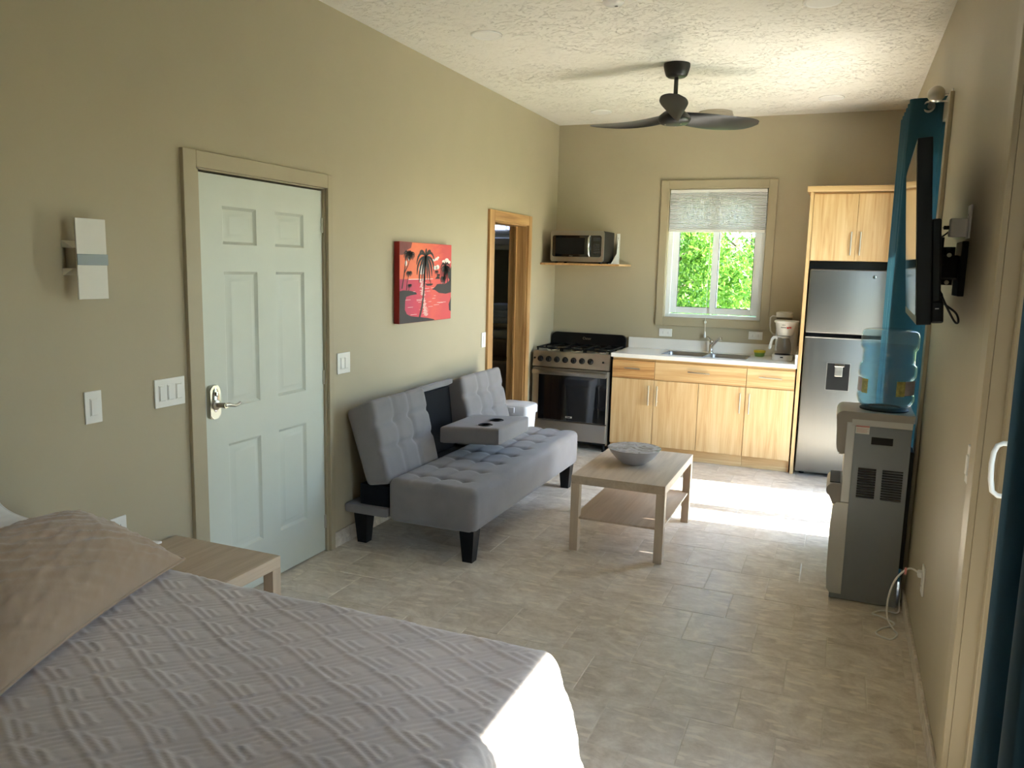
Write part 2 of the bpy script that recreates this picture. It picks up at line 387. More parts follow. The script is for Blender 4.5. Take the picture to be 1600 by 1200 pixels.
# ================================================================== THE SETTING
DOOR1 = (2.743, 3.70, 2.055); DOOR2 = (5.945, 6.705, 2.025)
FAR = (4.455, 6.52, 2.42); NEAR = (.35, 2.585, 2.42)
WIN = (1.094, 1.975, 1.22, 2.40)
TH = .16
def build_shell():
    # floor: grout bed with stone tiles laid in a half bond
    fl = struct('floor', Box(-.16, W+TH, Y0, L, -.12, -.0012), 'grout')
    px, py, g = .3085, .3155, .0035
    cache = {}
    def tile_mesh(w, d):
        key = (round(w, 3), round(d, 3))
        if key not in cache:
            bm = bm_new(); hw, hd = w/2, d/2; b = .002
            lo = [(-hw, -hd), (hw, -hd), (hw, hd), (-hw, hd)]
            v0 = [bm.verts.new((x, y, -.02)) for x, y in lo]; v1 = [bm.verts.new((x, y, -b*.6)) for x, y in lo]
            v2 = [bm.verts.new((x-math.copysign(b, x), y-math.copysign(b, y), 0)) for x, y in lo]
            for a, c in ((v0, v1), (v1, v2)):
                for k in range(4): bm.faces.new((a[k], a[(k+1) % 4], c[(k+1) % 4], c[k]))
            bm.faces.new(v2)
            me = bpy.data.meshes.new('tile'); bm.to_mesh(me); bm.free(); me.materials.append(M['tile']); cache[key] = me
        return cache[key]
    row0 = 3.145
    r = int(math.floor((Y0-row0)/py))
    while row0+r*py < L:
        ya, yb = max(Y0, row0+r*py), min(L, row0+(r+1)*py)
        x = .39-(0 if r % 2 == 0 else px/2)-4*px
        while x < W:
            xa, xb = max(0, x), min(W, x+px)
            if xb-xa > .03 and yb-ya > .03:
                o = bpy.data.objects.new('tile', tile_mesh(xb-xa-g, yb-ya-g)); COL.objects.link(o); o.parent = fl
                o.location = ((xa+xb)/2, (ya+yb)/2, rng.uniform(-.0006, .0004))
            x += px
        r += 1
    # left wall with two doorways
    bm = bm_new()
    box(bm, -TH, 0, Y0-TH, DOOR1[0], 0, H); box(bm, -TH, 0, DOOR1[0], DOOR1[1], DOOR1[2], H); box(bm, -TH, 0, DOOR1[1], DOOR2[0], 0, H)
    box(bm, -TH, 0, DOOR2[0], DOOR2[1], DOOR2[2], H); box(bm, -TH, 0, DOOR2[1], L+TH, 0, H)
    struct('wall_left', bm, 'wall')
    bm = bm_new()
    x0, x1, z0, z1 = WIN
    box(bm, 0, x0, L, L+TH, 0, H); box(bm, x1, W, L, L+TH, 0, H); box(bm, x0, x1, L, L+TH, 0, z0); box(bm, x0, x1, L, L+TH, z1, H)
    struct('wall_back', bm, 'wall')
    bm = bm_new()
    box(bm, W, W+TH, Y0-TH, NEAR[0], 0, H); box(bm, W, W+TH, NEAR[0], NEAR[1], NEAR[2], H); box(bm, W, W+TH, NEAR[1], FAR[0], 0, H)
    box(bm, W, W+TH, FAR[0], FAR[1], FAR[2], H); box(bm, W, W+TH, FAR[1], L+TH, 0, H)
    struct('wall_right', bm, 'wall')
    struct('wall_rear', Box(0, W, Y0-TH, Y0, 0, H), 'wall')
    struct('ceiling', Box(-TH, W+TH, Y0-TH, L+TH, H, H+.14), 'ceiling')
    # stone skirting pieces
    def skirting(name, spans, place):
        root = bpy.data.objects.new(name, None); COL.objects.link(root); root['kind'] = 'structure'
        for a, b in spans:
            n = max(1, round((b-a)/.31)); s = (b-a)/n
            for k in range(n):
                u0, u1 = a+k*s+.001, a+(k+1)*s-.001
                obj('skirting_tile', place(u0, u1), 'skirting', root)
    skirting('baseboard_left', [(Y0, 2.66), (3.745, 5.85), (6.78, L)], lambda a, b: Box(0, .012, a, b, 0, .09, bev=.002, seg=1))
    skirting('baseboard_right', [(2.69, 4.35), (6.625, L)], lambda a, b: Box(W-.012, W, a, b, 0, .075, bev=.002, seg=1))
    # painted casings
    y0, y1, z1 = DOOR1
    bm = bm_new(); box(bm, 0, .02, 2.667, y0, 0, 2.127, bev=.002, seg=1); box(bm, 0, .02, y1, 3.742, 0, 2.127, bev=.002, seg=1)
    box(bm, 0, .02, y0, y1, z1, 2.127, bev=.002, seg=1)
    struct('trim_1', bm, 'casing')
    bm = bm_new(); box(bm, -TH, .001, y0-.001, y0+.028, 0, z1); box(bm, -TH, .001, y1-.014, y1+.001, 0, z1); box(bm, -TH, .001, y0, y1, z1-.006, z1+.001)
    struct('trim_2', bm, 'casing')
    struct('door_light_block', Box(-TH-.03, -TH, y0-.1, y1+.1, 0, z1+.1), 'wall')  # unseen backing added to stop light leaking round the closed door
    # window surround
    x0, x1, z0, z1 = WIN
    bm = bm_new(); a, b, c, d = 1.024, 2.047, 1.147, 2.473
    box(bm, a, x0, L-.02, L, c, d, bev=.002, seg=1); box(bm, x1, b, L-.02, L, c, d, bev=.002, seg=1)
    box(bm, x0, x1, L-.02, L, c, z0, bev=.002, seg=1); box(bm, x0, x1, L-.02, L, z1, d, bev=.002, seg=1)
    struct('trim_3', bm, 'casing')
    # casings of the two glazed doors
    for k, (ya, yb, zt) in ((4, FAR), (5, NEAR)):
        bm = bm_new()
        for s0, s1 in ((ya-.10, ya-.002), (yb+.002, yb+.10)):
            box(bm, W-.018, W, s0, s1, 0, zt+.1, bev=.002, seg=1)
        box(bm, W-.018, W, ya-.002, yb+.002, zt+.002, zt+.1, bev=.002, seg=1)
        struct('trim_%d' % k, bm, 'casing')
    # honey wood frame of the bathroom doorway
    y0, y1, z1 = DOOR2
    fr = thing('trim_6', None, None, (0, (y0+y1)/2, 0)); fr['kind'] = 'structure'
    obj('casing_board', Box(-.0, .022, 5.852, y0+.004, 0, 2.105, bev=.003), 'frame_wood_z', fr)
    obj('casing_board', Box(-.0, .022, y1-.004, 6.775, 0, 2.105, bev=.003), 'frame_wood_z', fr)
    obj('casing_board', Box(-.0, .0225, y0+.004, y1-.004, z1-.004, 2.105, bev=.003), 'frame_wood_y', fr)
    obj('jamb', Box(-TH-.005, .0, y1-.012, y1+.01, 0, z1), 'frame_wood_z', fr)
    obj('jamb', Box(-TH-.005, .0, y0-.01, y0+.012, 0, z1), 'frame_wood_z', fr)
    obj('jamb', Box(-TH-.005, .0, y0, y1, z1-.012, z1+.01), 'frame_wood_y', fr)
    obj('door_stop', Box(-.105, -.09, y1-.026, y1-.012, 0, z1-.012), 'frame_wood_z', fr)
build_shell()

def build_white_door():
    root = thing('door_1', None, None, (-.02, 3.23, 0)); root['kind'] = 'structure'
    y0, y1, z0, z1 = 2.775, 3.683, .008, 2.040; xf = -.012
    ys = (y0, 2.925, 3.155, 3.293, 3.523, y1); zs = (z0, .242, .787, .965, 1.604, 1.73, 1.903, z1)
    bm = bm_new(); box(bm, -.05, -.024, y0, y1, z0, z1)
    for k in (0, 2, 4): box(bm, -.025, xf, ys[k], ys[k+1], z0, z1)
    for c in (1, 3):
        for k in (0, 2, 4, 6): box(bm, -.025, xf, ys[c], ys[c+1], zs[k], zs[k+1])
    obj('slab', bm, 'door_white', root)
    for c in (1, 3):
        for k in (1, 3, 5):
            bm = rings_rect(bm_new(), ys[c], ys[c+1], zs[k], zs[k+1], [(0, xf), (.005, xf-.005), (.014, xf-.0118), (.02, xf-.0118), (.044, xf-.002), (.05, xf-.0015)])
            obj('panel', bm, 'door_white', root, smooth=30)
    for z in (.18, 1.02, 1.857):
        h = obj('hinge', Box(-.012, -.006, 3.676, 3.699, z-.04, z+.04, bev=.001, seg=1), 'nickel', root)
        obj('knuckle', tube(bm_new(), [(-.006, 3.69, z-.04), (-.006, 3.69, z+.04)], .005), 'nickel', h, smooth=40)
    # lever with a tall keypad plate
    pl = prism(bm_new(), rrect(2.79, 2.855, .928, 1.085, .02), 'x', xf, .012)
    bmesh.ops.bevel(pl, geom=[e for e in pl.edges if all(abs(v.co.x-.012) < 1e-6 for v in e.verts)], offset=.004, segments=2, affect='EDGES')
    lk = obj('lock_plate', pl, 'nickel', root, smooth=40)
    obj('keypad_oval', lathe(bm_new(), (.010, 2.8225, 1.018), [(.026, 0), (.026, .004), (.022, .005)], 28, 'x', sx=.85, sy=2.2), 'chrome', lk, smooth=40)
    obj('rose', lathe(bm_new(), (.012, 2.8225, .995), [(.024, 0), (.023, .008), (.015, .011)], 28, 'x'), 'nickel', lk, smooth=40)
    obj('key_cylinder', lathe(bm_new(), (.012, 2.8225, 1.045), [(.011, 0), (.011, .01), (.008, .011)], 20, 'x'), 'chrome', lk, smooth=40)
    bm = bm_new(); tube(bm, [(.02, 2.8225, .995), (.075, 2.8225, .997)], [.011, .013], 14)
    tube(bm, [(.068, 2.819, .998), (.070, 2.84, .999), (.070, 2.862, .993), (.069, 2.884, .987), (.068, 2.906, .989), (.066, 2.925, .997)], [.012, .010, .008, .007, .007, .006], 12)
    obj('lever', bm, 'nickel', root, smooth=50)
build_white_door()

def build_window():
    x0, x1, z0, z1 = WIN
    root = thing('window_1', None, None, ((x0+x1)/2, L+.08, z0)); root['kind'] = 'structure'
    fy0, fy1 = L+.05, L+.115
    bm = bm_new(); t = .045
    box(bm, x0, x0+t, fy0, fy1, z0, z1, bev=.003); box(bm, x1-t, x1, fy0, fy1, z0, z1, bev=.003)
    box(bm, x0+t, x1-t, fy0, fy1, z0, z0+t-.008, bev=.003); box(bm, x0+t, x1-t, fy0, fy1, z1-t, z1, bev=.003)
    obj('outer_frame', bm, 'pvc', root)
    obj('reveal_lining', box(box(box(Box(x0, x0+.006, L-.004, fy0, z0, z1), x1-.006, x1, L-.004, fy0, z0, z1), x0, x1, L-.004, fy0, z0, z0+.006), x0, x1, L-.004, fy0, z1-.006, z1), 'casing', root)
    def sash(a, b, ya, yb, name):
        s = .055; zb, zt = z0+.045, z1-.05
        bm = bm_new(); box(bm, a, a+s, ya, yb, zb, zt, bev=.004); box(bm, b-s, b, ya, yb, zb, zt, bev=.004)
        box(bm, a+s, b-s, ya, yb, zb, zb+s, bev=.004); box(bm, a+s, b-s, ya, yb, zt-s, zt, bev=.004)
        o = obj(name, bm, 'pvc', root)
        g = .004; bm = bm_new()
        box(bm, a+s-g, a+s+g, ya+.004, yb-.004, zb+s, zt-s); box(bm, b-s-g, b-s+g, ya+.004, yb-.004, zb+s, zt-s)
        box(bm, a+s, b-s, ya+.004, yb-.004, zb+s-g, zb+s+g); box(bm, a+s, b-s, ya+.004, yb-.004, zt-s-g, zt-s+g)
        obj('gasket', bm, 'black', o)
        ym = (ya+yb)/2; obj('pane', Box(a+s-.002, b-s+.002, ym-.002, ym+.002, zb+s-.002, zt-s+.002), 'glass', o)
        return o
    sash(x0+.045, 1.565, L+.083, L+.108, 'sash')
    s2 = sash(1.505, x1-.045, L+.055, L+.08, 'sash')
    obj('latch', Box(1.882, 1.9, L+.042, L+.056, 1.62, 1.76, bev=.004), 'white', s2)
    # cellular blind
    bl = thing('pleated_blind', 'white pleated cellular blind drawn halfway down over the kitchen window', 'blind', ((x0+x1)/2, L+.02, 2.013))
    xa, xb = x0+.012, x1-.012
    obj('head_rail', Box(xa, xb, L-.002, L+.045, 2.362, 2.392, bev=.004), 'white', bl)
    bm = bm_new(); n = 24; zt, zb = 2.362, 2.034; step = (zt-zb)/n; pts = []
    for k in range(n): pts += [(L+.005, zt-k*step), (L-.003, zt-(k+.5)*step)]
    pts.append((L+.005, zb)); back = [(2*(L+.02)-y, z) for y, z in pts][::-1]
    prism(bm, pts+back, 'x', xa, xb)
    m = M['blind'] = fabric('white_blind_cloth', (226, 226, 226), weave=500, var=.02, sheen=.1, translucent=.35, bs_strength=.05)
    obj('pleated_cloth', bm, m, bl)
    obj('bottom_rail', Box(xa, xb, L-.003, L+.035, 2.010, 2.034, bev=.004), 'white', bl)
    c = obj('pull_cord', tube(bm_new(), [(1.49, L-.006, 2.012), (1.49, L-.006, 1.8), (1.492, L-.03, 1.5), (1.493, L-.034, 1.2), (1.495, L-.034, 1.08)], .0018, 6), 'white', bl)
    obj('tassel', lathe(bm_new(), (1.493, L-.034, 1.195), [(.003, .015), (.009, .01), (.011, 0), (.008, -.012), (.002, -.016)], 14), 'white', c, smooth=60)
    obj('tassel', lathe(bm_new(), (1.495, L-.034, 1.08), [(.003, .03), (.007, .02), (.011, -.02), (.008, -.03)], 14), 'white', c, smooth=60)
build_window()

def build_sliders():
    """two white-framed sliding glass doors in the right wall"""
    def panel(root, a, b, x, zt, stile=.085):
        s = stile; bm = bm_new()
        box(bm, x-.02, x+.02, a, a+s, .035, zt, bev=.004); box(bm, x-.02, x+.02, b-s, b, .035, zt, bev=.004)
        box(bm, x-.02, x+.02, a+s, b-s, .035, .035+s, bev=.004); box(bm, x-.02, x+.02, a+s, b-s, zt-s*.6, zt, bev=.004)
        o = obj('door_panel', bm, 'pvc', root)
        obj('pane', Box(x-.003, x+.003, a+s-.003, b-s+.003, .035+s-.003, zt-s*.6+.003), 'glass', o)
        return o
    for n, (ya, yb, zt), split in ((3, FAR, (4.56, 5.71, 5.58, 6.48)), (4, NEAR, (.39, 1.5, 1.28, 2.34))):
        root = thing('door_%d' % n, None, None, (W+.09, (ya+yb)/2, 0)); root['kind'] = 'structure'
        bm = bm_new(); box(bm, W+.04, W+.15, ya, ya+(.1 if n == 3 else .04), 0, zt, bev=.003); box(bm, W+.04, W+.15, yb-.04, yb, 0, zt, bev=.003)
        box(bm, W+.04, W+.15, ya+.04, yb-.04, zt-.04, zt, bev=.003); box(bm, W+.04, W+.15, ya+.04, yb-.04, 0, .03, bev=.003)
        obj('door_frame', bm, 'casing' if n == 4 else 'pvc', root)
        if n == 4: obj('sun_block_board', Box(W+.088, W+.108, 2.345, yb-.041, .031, zt-.041), 'casing', root)  # board added to keep sun off the floor and hide the sky
        panel(root, split[0], split[1], W+.12, zt-.045, .085 if n == 4 else .12)
        p = panel(root, split[2], split[3], W+.07, zt-.045, .085 if n == 4 else .1)
        if n == 4:
            M['dimmer_sheet'] = clear('sun_dimmer_sheet', (.6, .6, .6), .4, ior=1.02)
            obj('sun_dimmer', Box(W+.142, W+.144, ya+.04, 2.34, .03, zt-.04), 'dimmer_sheet', root)  # unseen grey sheet added to dim the sun falling on the bed
            yh = split[3]-.03
            bm = tube(bm_new(), [(W+.052, yh, 1.245), (W+.0, yh, 1.245), (W-.012, yh, 1.238), (W-.019, yh, 1.22), (W-.021, yh, 1.19), (W-.019, yh, 1.15), (W-.013, yh, 1.118), (W+.0, yh, 1.108), (W+.052, yh, 1.106)], .0065, 12)
            obj('handle', bm, 'white', p, smooth=60)
build_sliders()

def build_bathroom():
    """dim bathroom seen through the wood-framed doorway"""
    y0, y1, x0 = 5.3, 8.75, -2.0
    M['bath_wall'] = paint('bathroom_wall_paint', (150, 146, 122), .6)
    struct('floor_bathroom', Box(x0, -TH, y0, y1, -.12, 0), 'tile')
    struct('wall_bathroom_far', Box(x0, -TH, y1, y1+.1, 0, H), 'bath_wall')
    struct('wall_bathroom_side', Box(x0-.1, x0, y0, y1, 0, H), 'bath_wall')
    struct('wall_bathroom_near', Box(x0, -TH, y0-.1, y0, 0, H), 'bath_wall')
    struct('wall_bathroom_right', Box(-TH, -TH+.1, L+TH, y1, 0, H), 'bath_wall')
    struct('ceiling_bathroom', Box(x0, -TH, y0, y1, 2.5, 2.6), 'bath_wall')
    sh = thing('bathroom_shelf', 'wooden bathroom shelf unit seen through the narrow doorway', 'shelf', (-.9, 8.55, 0))
    for z in (.56, .80, .98): obj('shelf_board', Box(-1.5, -.45, 8.28, y1, z, z+.03, bev=.002), 'oak_x', sh)
    obj('side_panel', Box(-1.53, -1.5, 8.28, y1, 0, 1.02), 'oak_z', sh); obj('side_panel', Box(-.45, -.42, 8.28, y1, 0, 1.02), 'oak_z', sh)
    obj('back_panel', Box(-1.5, -.45, y1-.02, y1, 0, .98), 'oak_z', sh)
    for k, (z, lab) in enumerate(((1.011, 'lowest'), (1.085, 'middle'), (1.16, 'topmost'))):
        b = round_box((-1.12+k*.01, 8.34, z), (-.84+k*.006, 8.62, z+.074), .03, (10, 10, 5))
        tag(obj('folded_towel', b, 'towel', loc=(-.98, 8.48, z), smooth=60), 'folded white towel on the bathroom shelf, %s of its stack' % lab, 'towel', 'towels on the bathroom shelf')
    tag(obj('linen_basket', lathe(bm_new(), (-.98, 8.5, .831), [(.10, 0), (.13, .05), (.14, .1), (.13, .1), (.10, .01)], 24), 'white', loc=(-.98, 8.5, .831), smooth=40), 'white bowl on the lower bathroom shelf under the towels', 'bowl')
    w = thing('light_bar', 'glowing bluish-white light bar high on the bathroom wall', 'wall light', (-.98, 8.7, 2.06))
    obj('back_plate', Box(-1.5, -.45, 8.71, y1, 2.04, 2.16, bev=.004), 'nickel', w)
    M['bath_glow'] = glow('bathroom_lamp_glow', (190, 210, 255), 1.2)
    for k in range(3): obj('lamp_block', Box(-1.29+k*.27, -1.06+k*.27, 8.64, 8.71, 2.08, 2.135, bev=.01), 'bath_glow', w)
    b = thing('roller_shade_box', 'white shade cassette under the bathroom light bar', 'shade', (-.98, 8.7, 1.86))
    obj('cassette', Box(-1.5, -.5, 8.66, y1, 1.9, 1.99, bev=.012), 'white', b); obj('valance', Box(-1.5, -.5, 8.68, 8.70, 1.85, 1.9), 'white', b)
build_bathroom()

def build_outdoors():
    M['patio'] = paint('pale_concrete', (196, 190, 178), .8, var=.06, bumpy=.2)
    M['grass'] = paint('garden_ground', (96, 118, 62), .9, var=.3, nscale=2, bumpy=.4, bscale=30)
    bm = Box(-40, 45, -40, 45, -.5, -.13); struct('ground_garden', bm, 'grass')
    struct('ground_patio', Box(W+TH, 6.4, -2, 8.5, -.125, -.04), 'patio')
    struct('roof_added_eave', Box(-2.4, 3.985, Y0-TH-.1, 8.9, H+.15, H+.3), 'patio')  # unseen roof; its eave is added to cut off the sun indoors
    # trees beyond the kitchen window
    def leaf_mat(name, a, b):
        m, nt, bs = new_mat(name)
        g = nd(nt, 'ShaderNodeNewGeometry')
        c = ramp(nt, g.outputs['Random Per Island'], [(0, lin(a)), (1, lin(b))])
        nt.links.new(c, bs.inputs['Base Color']); bs.inputs['Roughness'].default_value = .45
        tl = nd(nt, 'ShaderNodeBsdfTranslucent'); nt.links.new(c, tl.inputs[0])
        mx = nd(nt, 'ShaderNodeMixShader'); mx.inputs[0].default_value = .45
        nt.links.new(bs.outputs[0], mx.inputs[1]); nt.links.new(tl.outputs[0], mx.inputs[2]); nt.links.new(mx.outputs[0], nt.nodes['Material Output'].inputs[0])
        return m
    M['leaf'] = leaf_mat('leaf_green', (60, 104, 34), (128, 168, 66)); M['bark'] = paint('bark', (92, 78, 62), .9, var=.2, nscale=20, bumpy=.5, bscale=40)
    def tree(x, y, rx, rz, zc, n, leaf, label, seed):
        r = np.random.default_rng(seed)
        t = thing('garden_tree', label, 'tree', (x, y, -.13), 'trees beyond the kitchen window')
        bm = bm_new(); tube(bm, [(x, y, -.13), (x+.05, y, .6), (x-.04, y, 1.3), (x, y, zc+.3)], [.09, .07, .055, .03], 10)
        for k in range(9):
            a = k*2.4; z = .5+k*.2; d = Vector((math.cos(a)*rx*.75, math.sin(a)*rx*.6, .5))
            p = Vector((x, y, z)); tube(bm, [p, p+d*.5+Vector((0, 0, .1)), p+d], [.03, .02, .008], 6)
        obj('trunk', bm, 'bark', t, smooth=60)
        # clumps of leaves
        nc = 60; cc = r.normal(size=(nc, 3)); cc /= np.linalg.norm(cc, axis=1)[:, None]
        cc = cc*(r.uniform(.35, 1, nc)**.5)[:, None]*np.array([rx, rx*.7, rz])+np.array([x, y, zc])
        cen = cc[r.integers(0, nc, n)]+r.normal(size=(n, 3))*.16
        cen[:, 2] = np.maximum(cen[:, 2], .0)
        dv = r.normal(size=(n, 3)); dv[:, 2] -= .4; dv /= np.linalg.norm(dv, axis=1)[:, None]
        sd = np.cross(dv, r.normal(size=(n, 3))); sd /= np.linalg.norm(sd, axis=1)[:, None]
        ln = (leaf*r.uniform(.7, 1.3, n))[:, None]; nrm = np.cross(dv, sd)
        V = np.stack([cen-dv*ln, cen+sd*ln*.42-nrm*ln*.1, cen+dv*ln, cen-sd*ln*.42-nrm*ln*.1], 1).reshape(-1, 3)-np.array([x, y, -.13])
        me = bpy.data.meshes.new('foliage')
        F = np.arange(n*4).reshape(n, 4)
        F = np.concatenate([F[:, [0, 1, 2]], F[:, [0, 2, 3]]]);
        me.from_pydata(V.tolist(), [], F.tolist()); me.materials.append(M['leaf'])
        o = bpy.data.objects.new('foliage', me); COL.objects.link(o); o.parent = t; o['kind'] = 'stuff'
    tree(.45, 10.0, 1.2, 1.35, 1.65, 16000, .04, 'bright green leafy tree filling the left kitchen window pane', 3)
    tree(1.75, 12.4, 1.15, 1.5, 1.75, 15000, .04, 'bright green leafy tree filling the right kitchen window pane', 4)
    tree(1.0, 15.6, 2.2, 2.2, 2.0, 14000, .06, 'darker leafy tree standing behind the other two outside the window', 5)
build_outdoors()

# ================================================================== KITCHEN
def bar_pull(parent, a, b, out, r=.006):
    """bar handle from a to b standing off along 'out'"""
    a, b, out = Vector(a), Vector(b), Vector(out); d = (b-a).normalized(); bm = bm_new()
    tube(bm, [a+out, b+out], r, 10)
    for p in (a+d*(b-a).length*.2, b-d*(b-a).length*.2): tube(bm, [p, p+out], r*.8, 8)
    return obj('handle', bm, 'nickel', parent, smooth=50)
def build_base_cabinets():
    F = 6.885; xs = (.785, 1.168, 1.556, 1.95, 2.335)
    units = ((0, 1, 'narrow wooden base cabinet with streaked drawer front beside the stove', 'wood_x_dark', 'l'),
             (1, 3, 'wide wooden sink cabinet with one long drawer and two doors', 'wood_x', 'm'),
             (3, 4, 'narrow wooden base cabinet beside the refrigerator panel', 'wood_x', 'r'))
    hz = (.474, .65)
    for a, b, lab, dm, side in units:
        x0, x1 = xs[a], xs[b]
        t = thing('base_cabinet', lab, 'cabinet', ((x0+x1)/2, F+.3, 0), 'kitchen base cabinets')
        bm = bm_new(); q = .018
        box(bm, x0+.001, x0+q, F+.02, L-.004, .1, .884); box(bm, x1-q, x1-.001, F+.02, L-.004, .1, .884); box(bm, x0+q, x1-q, F+.02, L-.004, .1, .118)
        box(bm, x0+q, x1-q, L-.012, L-.004, .118, .884); box(bm, x0+q, x1-q, F+.02, F+.036, .69, .71); box(bm, x0+q, x1-q, F+.02, F+.036, .855, .884)
        obj('body', bm, 'wood_x', t)
        obj('toe_kick', Box(x0+.001, x1-.001, F+.03, F+.05, .002, .1), 'wood_x', t)
        g = .002
        d = obj('drawer_front', Box(x0+g, x1-g, F, F+.019, .702, .858, bev=.0015, seg=1), dm, t)
        c = {'l': (.902, 1.041), 'm': (1.462, 1.647), 'r': (2.051, 2.235)}[side]
        bar_pull(d, (c[0], F, .794), (c[1], F, .79), (0, -.028, 0))
        for k in range(a, b):
            dr = obj('door', Box(xs[k]+g, xs[k+1]-g, F, F+.019, .104, .697, bev=.0015, seg=1), 'wood_z', t)
            hx = xs[k+1]-.04 if k in (0, 2) else xs[k]+.035
            bar_pull(dr, (hx, F, hz[0]), (hx, F, hz[1]), (0, -.028, 0))
build_base_cabinets()

def build_worktop():
    t = thing('worktop', 'white stone worktop with low upstand over the wooden base cabinets', 'worktop', (1.56, 7.17, .885))
    x0, x1, y0, y1, z0, z1 = .778, 2.343, 6.855, L-.002, .886, .92
    sx0, sx1, sy0, sy1 = 1.185, 1.93, 7.0, 7.36
    bm = bm_new()
    outer = rrect(x0, x1, y0, y1, .003, 1); hole = rrect(sx0, sx1, sy0, sy1, .05, 5)
    box(bm, x0, sx0, y0, y1, z0, z1); box(bm, sx1, x1, y0, y1, z0, z1); box(bm, sx0, sx1, y0, sy0, z0, z1); box(bm, sx0, sx1, sy1, y1, z0, z1)
    obj('slab', bm, 'worktop', t)
    obj('upstand', Box(x0, x1-.02, y1-.018, y1, z1, 1.019, bev=.0015, seg=1), 'worktop', t)
    obj('side_upstand', Box(x1-.019, x1, y0+.012, y1-.02, z1, 1.0, bev=.0015, seg=1), 'worktop', t)
    # double bowl steel sink hung in the cut-out
    s = thing('kitchen_sink', 'stainless double bowl sink set into the white worktop', 'sink', (1.5575, 7.18, .74))
    def bowl(a, b):
        bm = bm_new(); prev = None
        for ins, z in ((0, .917), (.006, .90), (.012, .78), (.03, .745), (.05, .74)):
            ring = [bm.verts.new((x, y, z)) for x, y in rrect(a+ins, b-ins, sy0+.004+ins, sy1-.004-ins, .045, 5)]
            if prev:
                for k in range(len(ring)): bm.faces.new((prev[k], prev[(k+1) % len(ring)], ring[(k+1) % len(ring)], ring[k]))
            prev = ring
        bm.faces.new(prev); return bm
    for a, b in ((sx0+.004, 1.56), (1.572, sx1-.004)):
        o = obj('bowl', bowl(a, b), 'steel', s, smooth=50, fix=False)
        obj('drain', lathe(bm_new(), ((a+b)/2, 7.18, .7405), [(.045, 0), (.045, .003), (.03, .002), (.01, .004)], 24), 'chrome', o, smooth=40)
    bm = bm_new()
    for (xa, xb, ya, yb) in ((sx0-.004, sx0+.006, sy0-.004, sy1+.004), (sx1-.006, sx1+.004, sy0-.004, sy1+.004), (sx0, sx1, sy0-.004, sy0+.006), (sx0, sx1, sy1-.006, sy1+.004), (1.556, 1.576, sy0, sy1)):
        box(bm, xa, xb, ya, yb, .914, .9212)
    obj('rim', bm, 'steel', s)
    f = thing('faucet', 'chrome single lever faucet behind the sink', 'faucet', (1.565, 7.405, .92))
    obj('base', lathe(bm_new(), (1.565, 7.405, .92), [(.026, 0), (.026, .006), (.02, .012), (.018, .09), (.02, .1), (.016, .115), (.006, .12)], 24), 'chrome', f, smooth=50)
    obj('spout', tube(bm_new(), [(1.565, 7.40, .96), (1.59, 7.37, 1.0), (1.62, 7.33, 1.035), (1.648, 7.295, 1.06), (1.664, 7.275, 1.066), (1.668, 7.268, 1.05)], [.012, .012, .012, .012, .013, .012], 14), 'chrome', f, smooth=50)
    obj('lever', tube(bm_new(), [(1.565, 7.405, 1.035), (1.552, 7.385, 1.05), (1.535, 7.36, 1.068)], [.009, .008, .005], 10), 'chrome', f, smooth=50)
build_worktop()

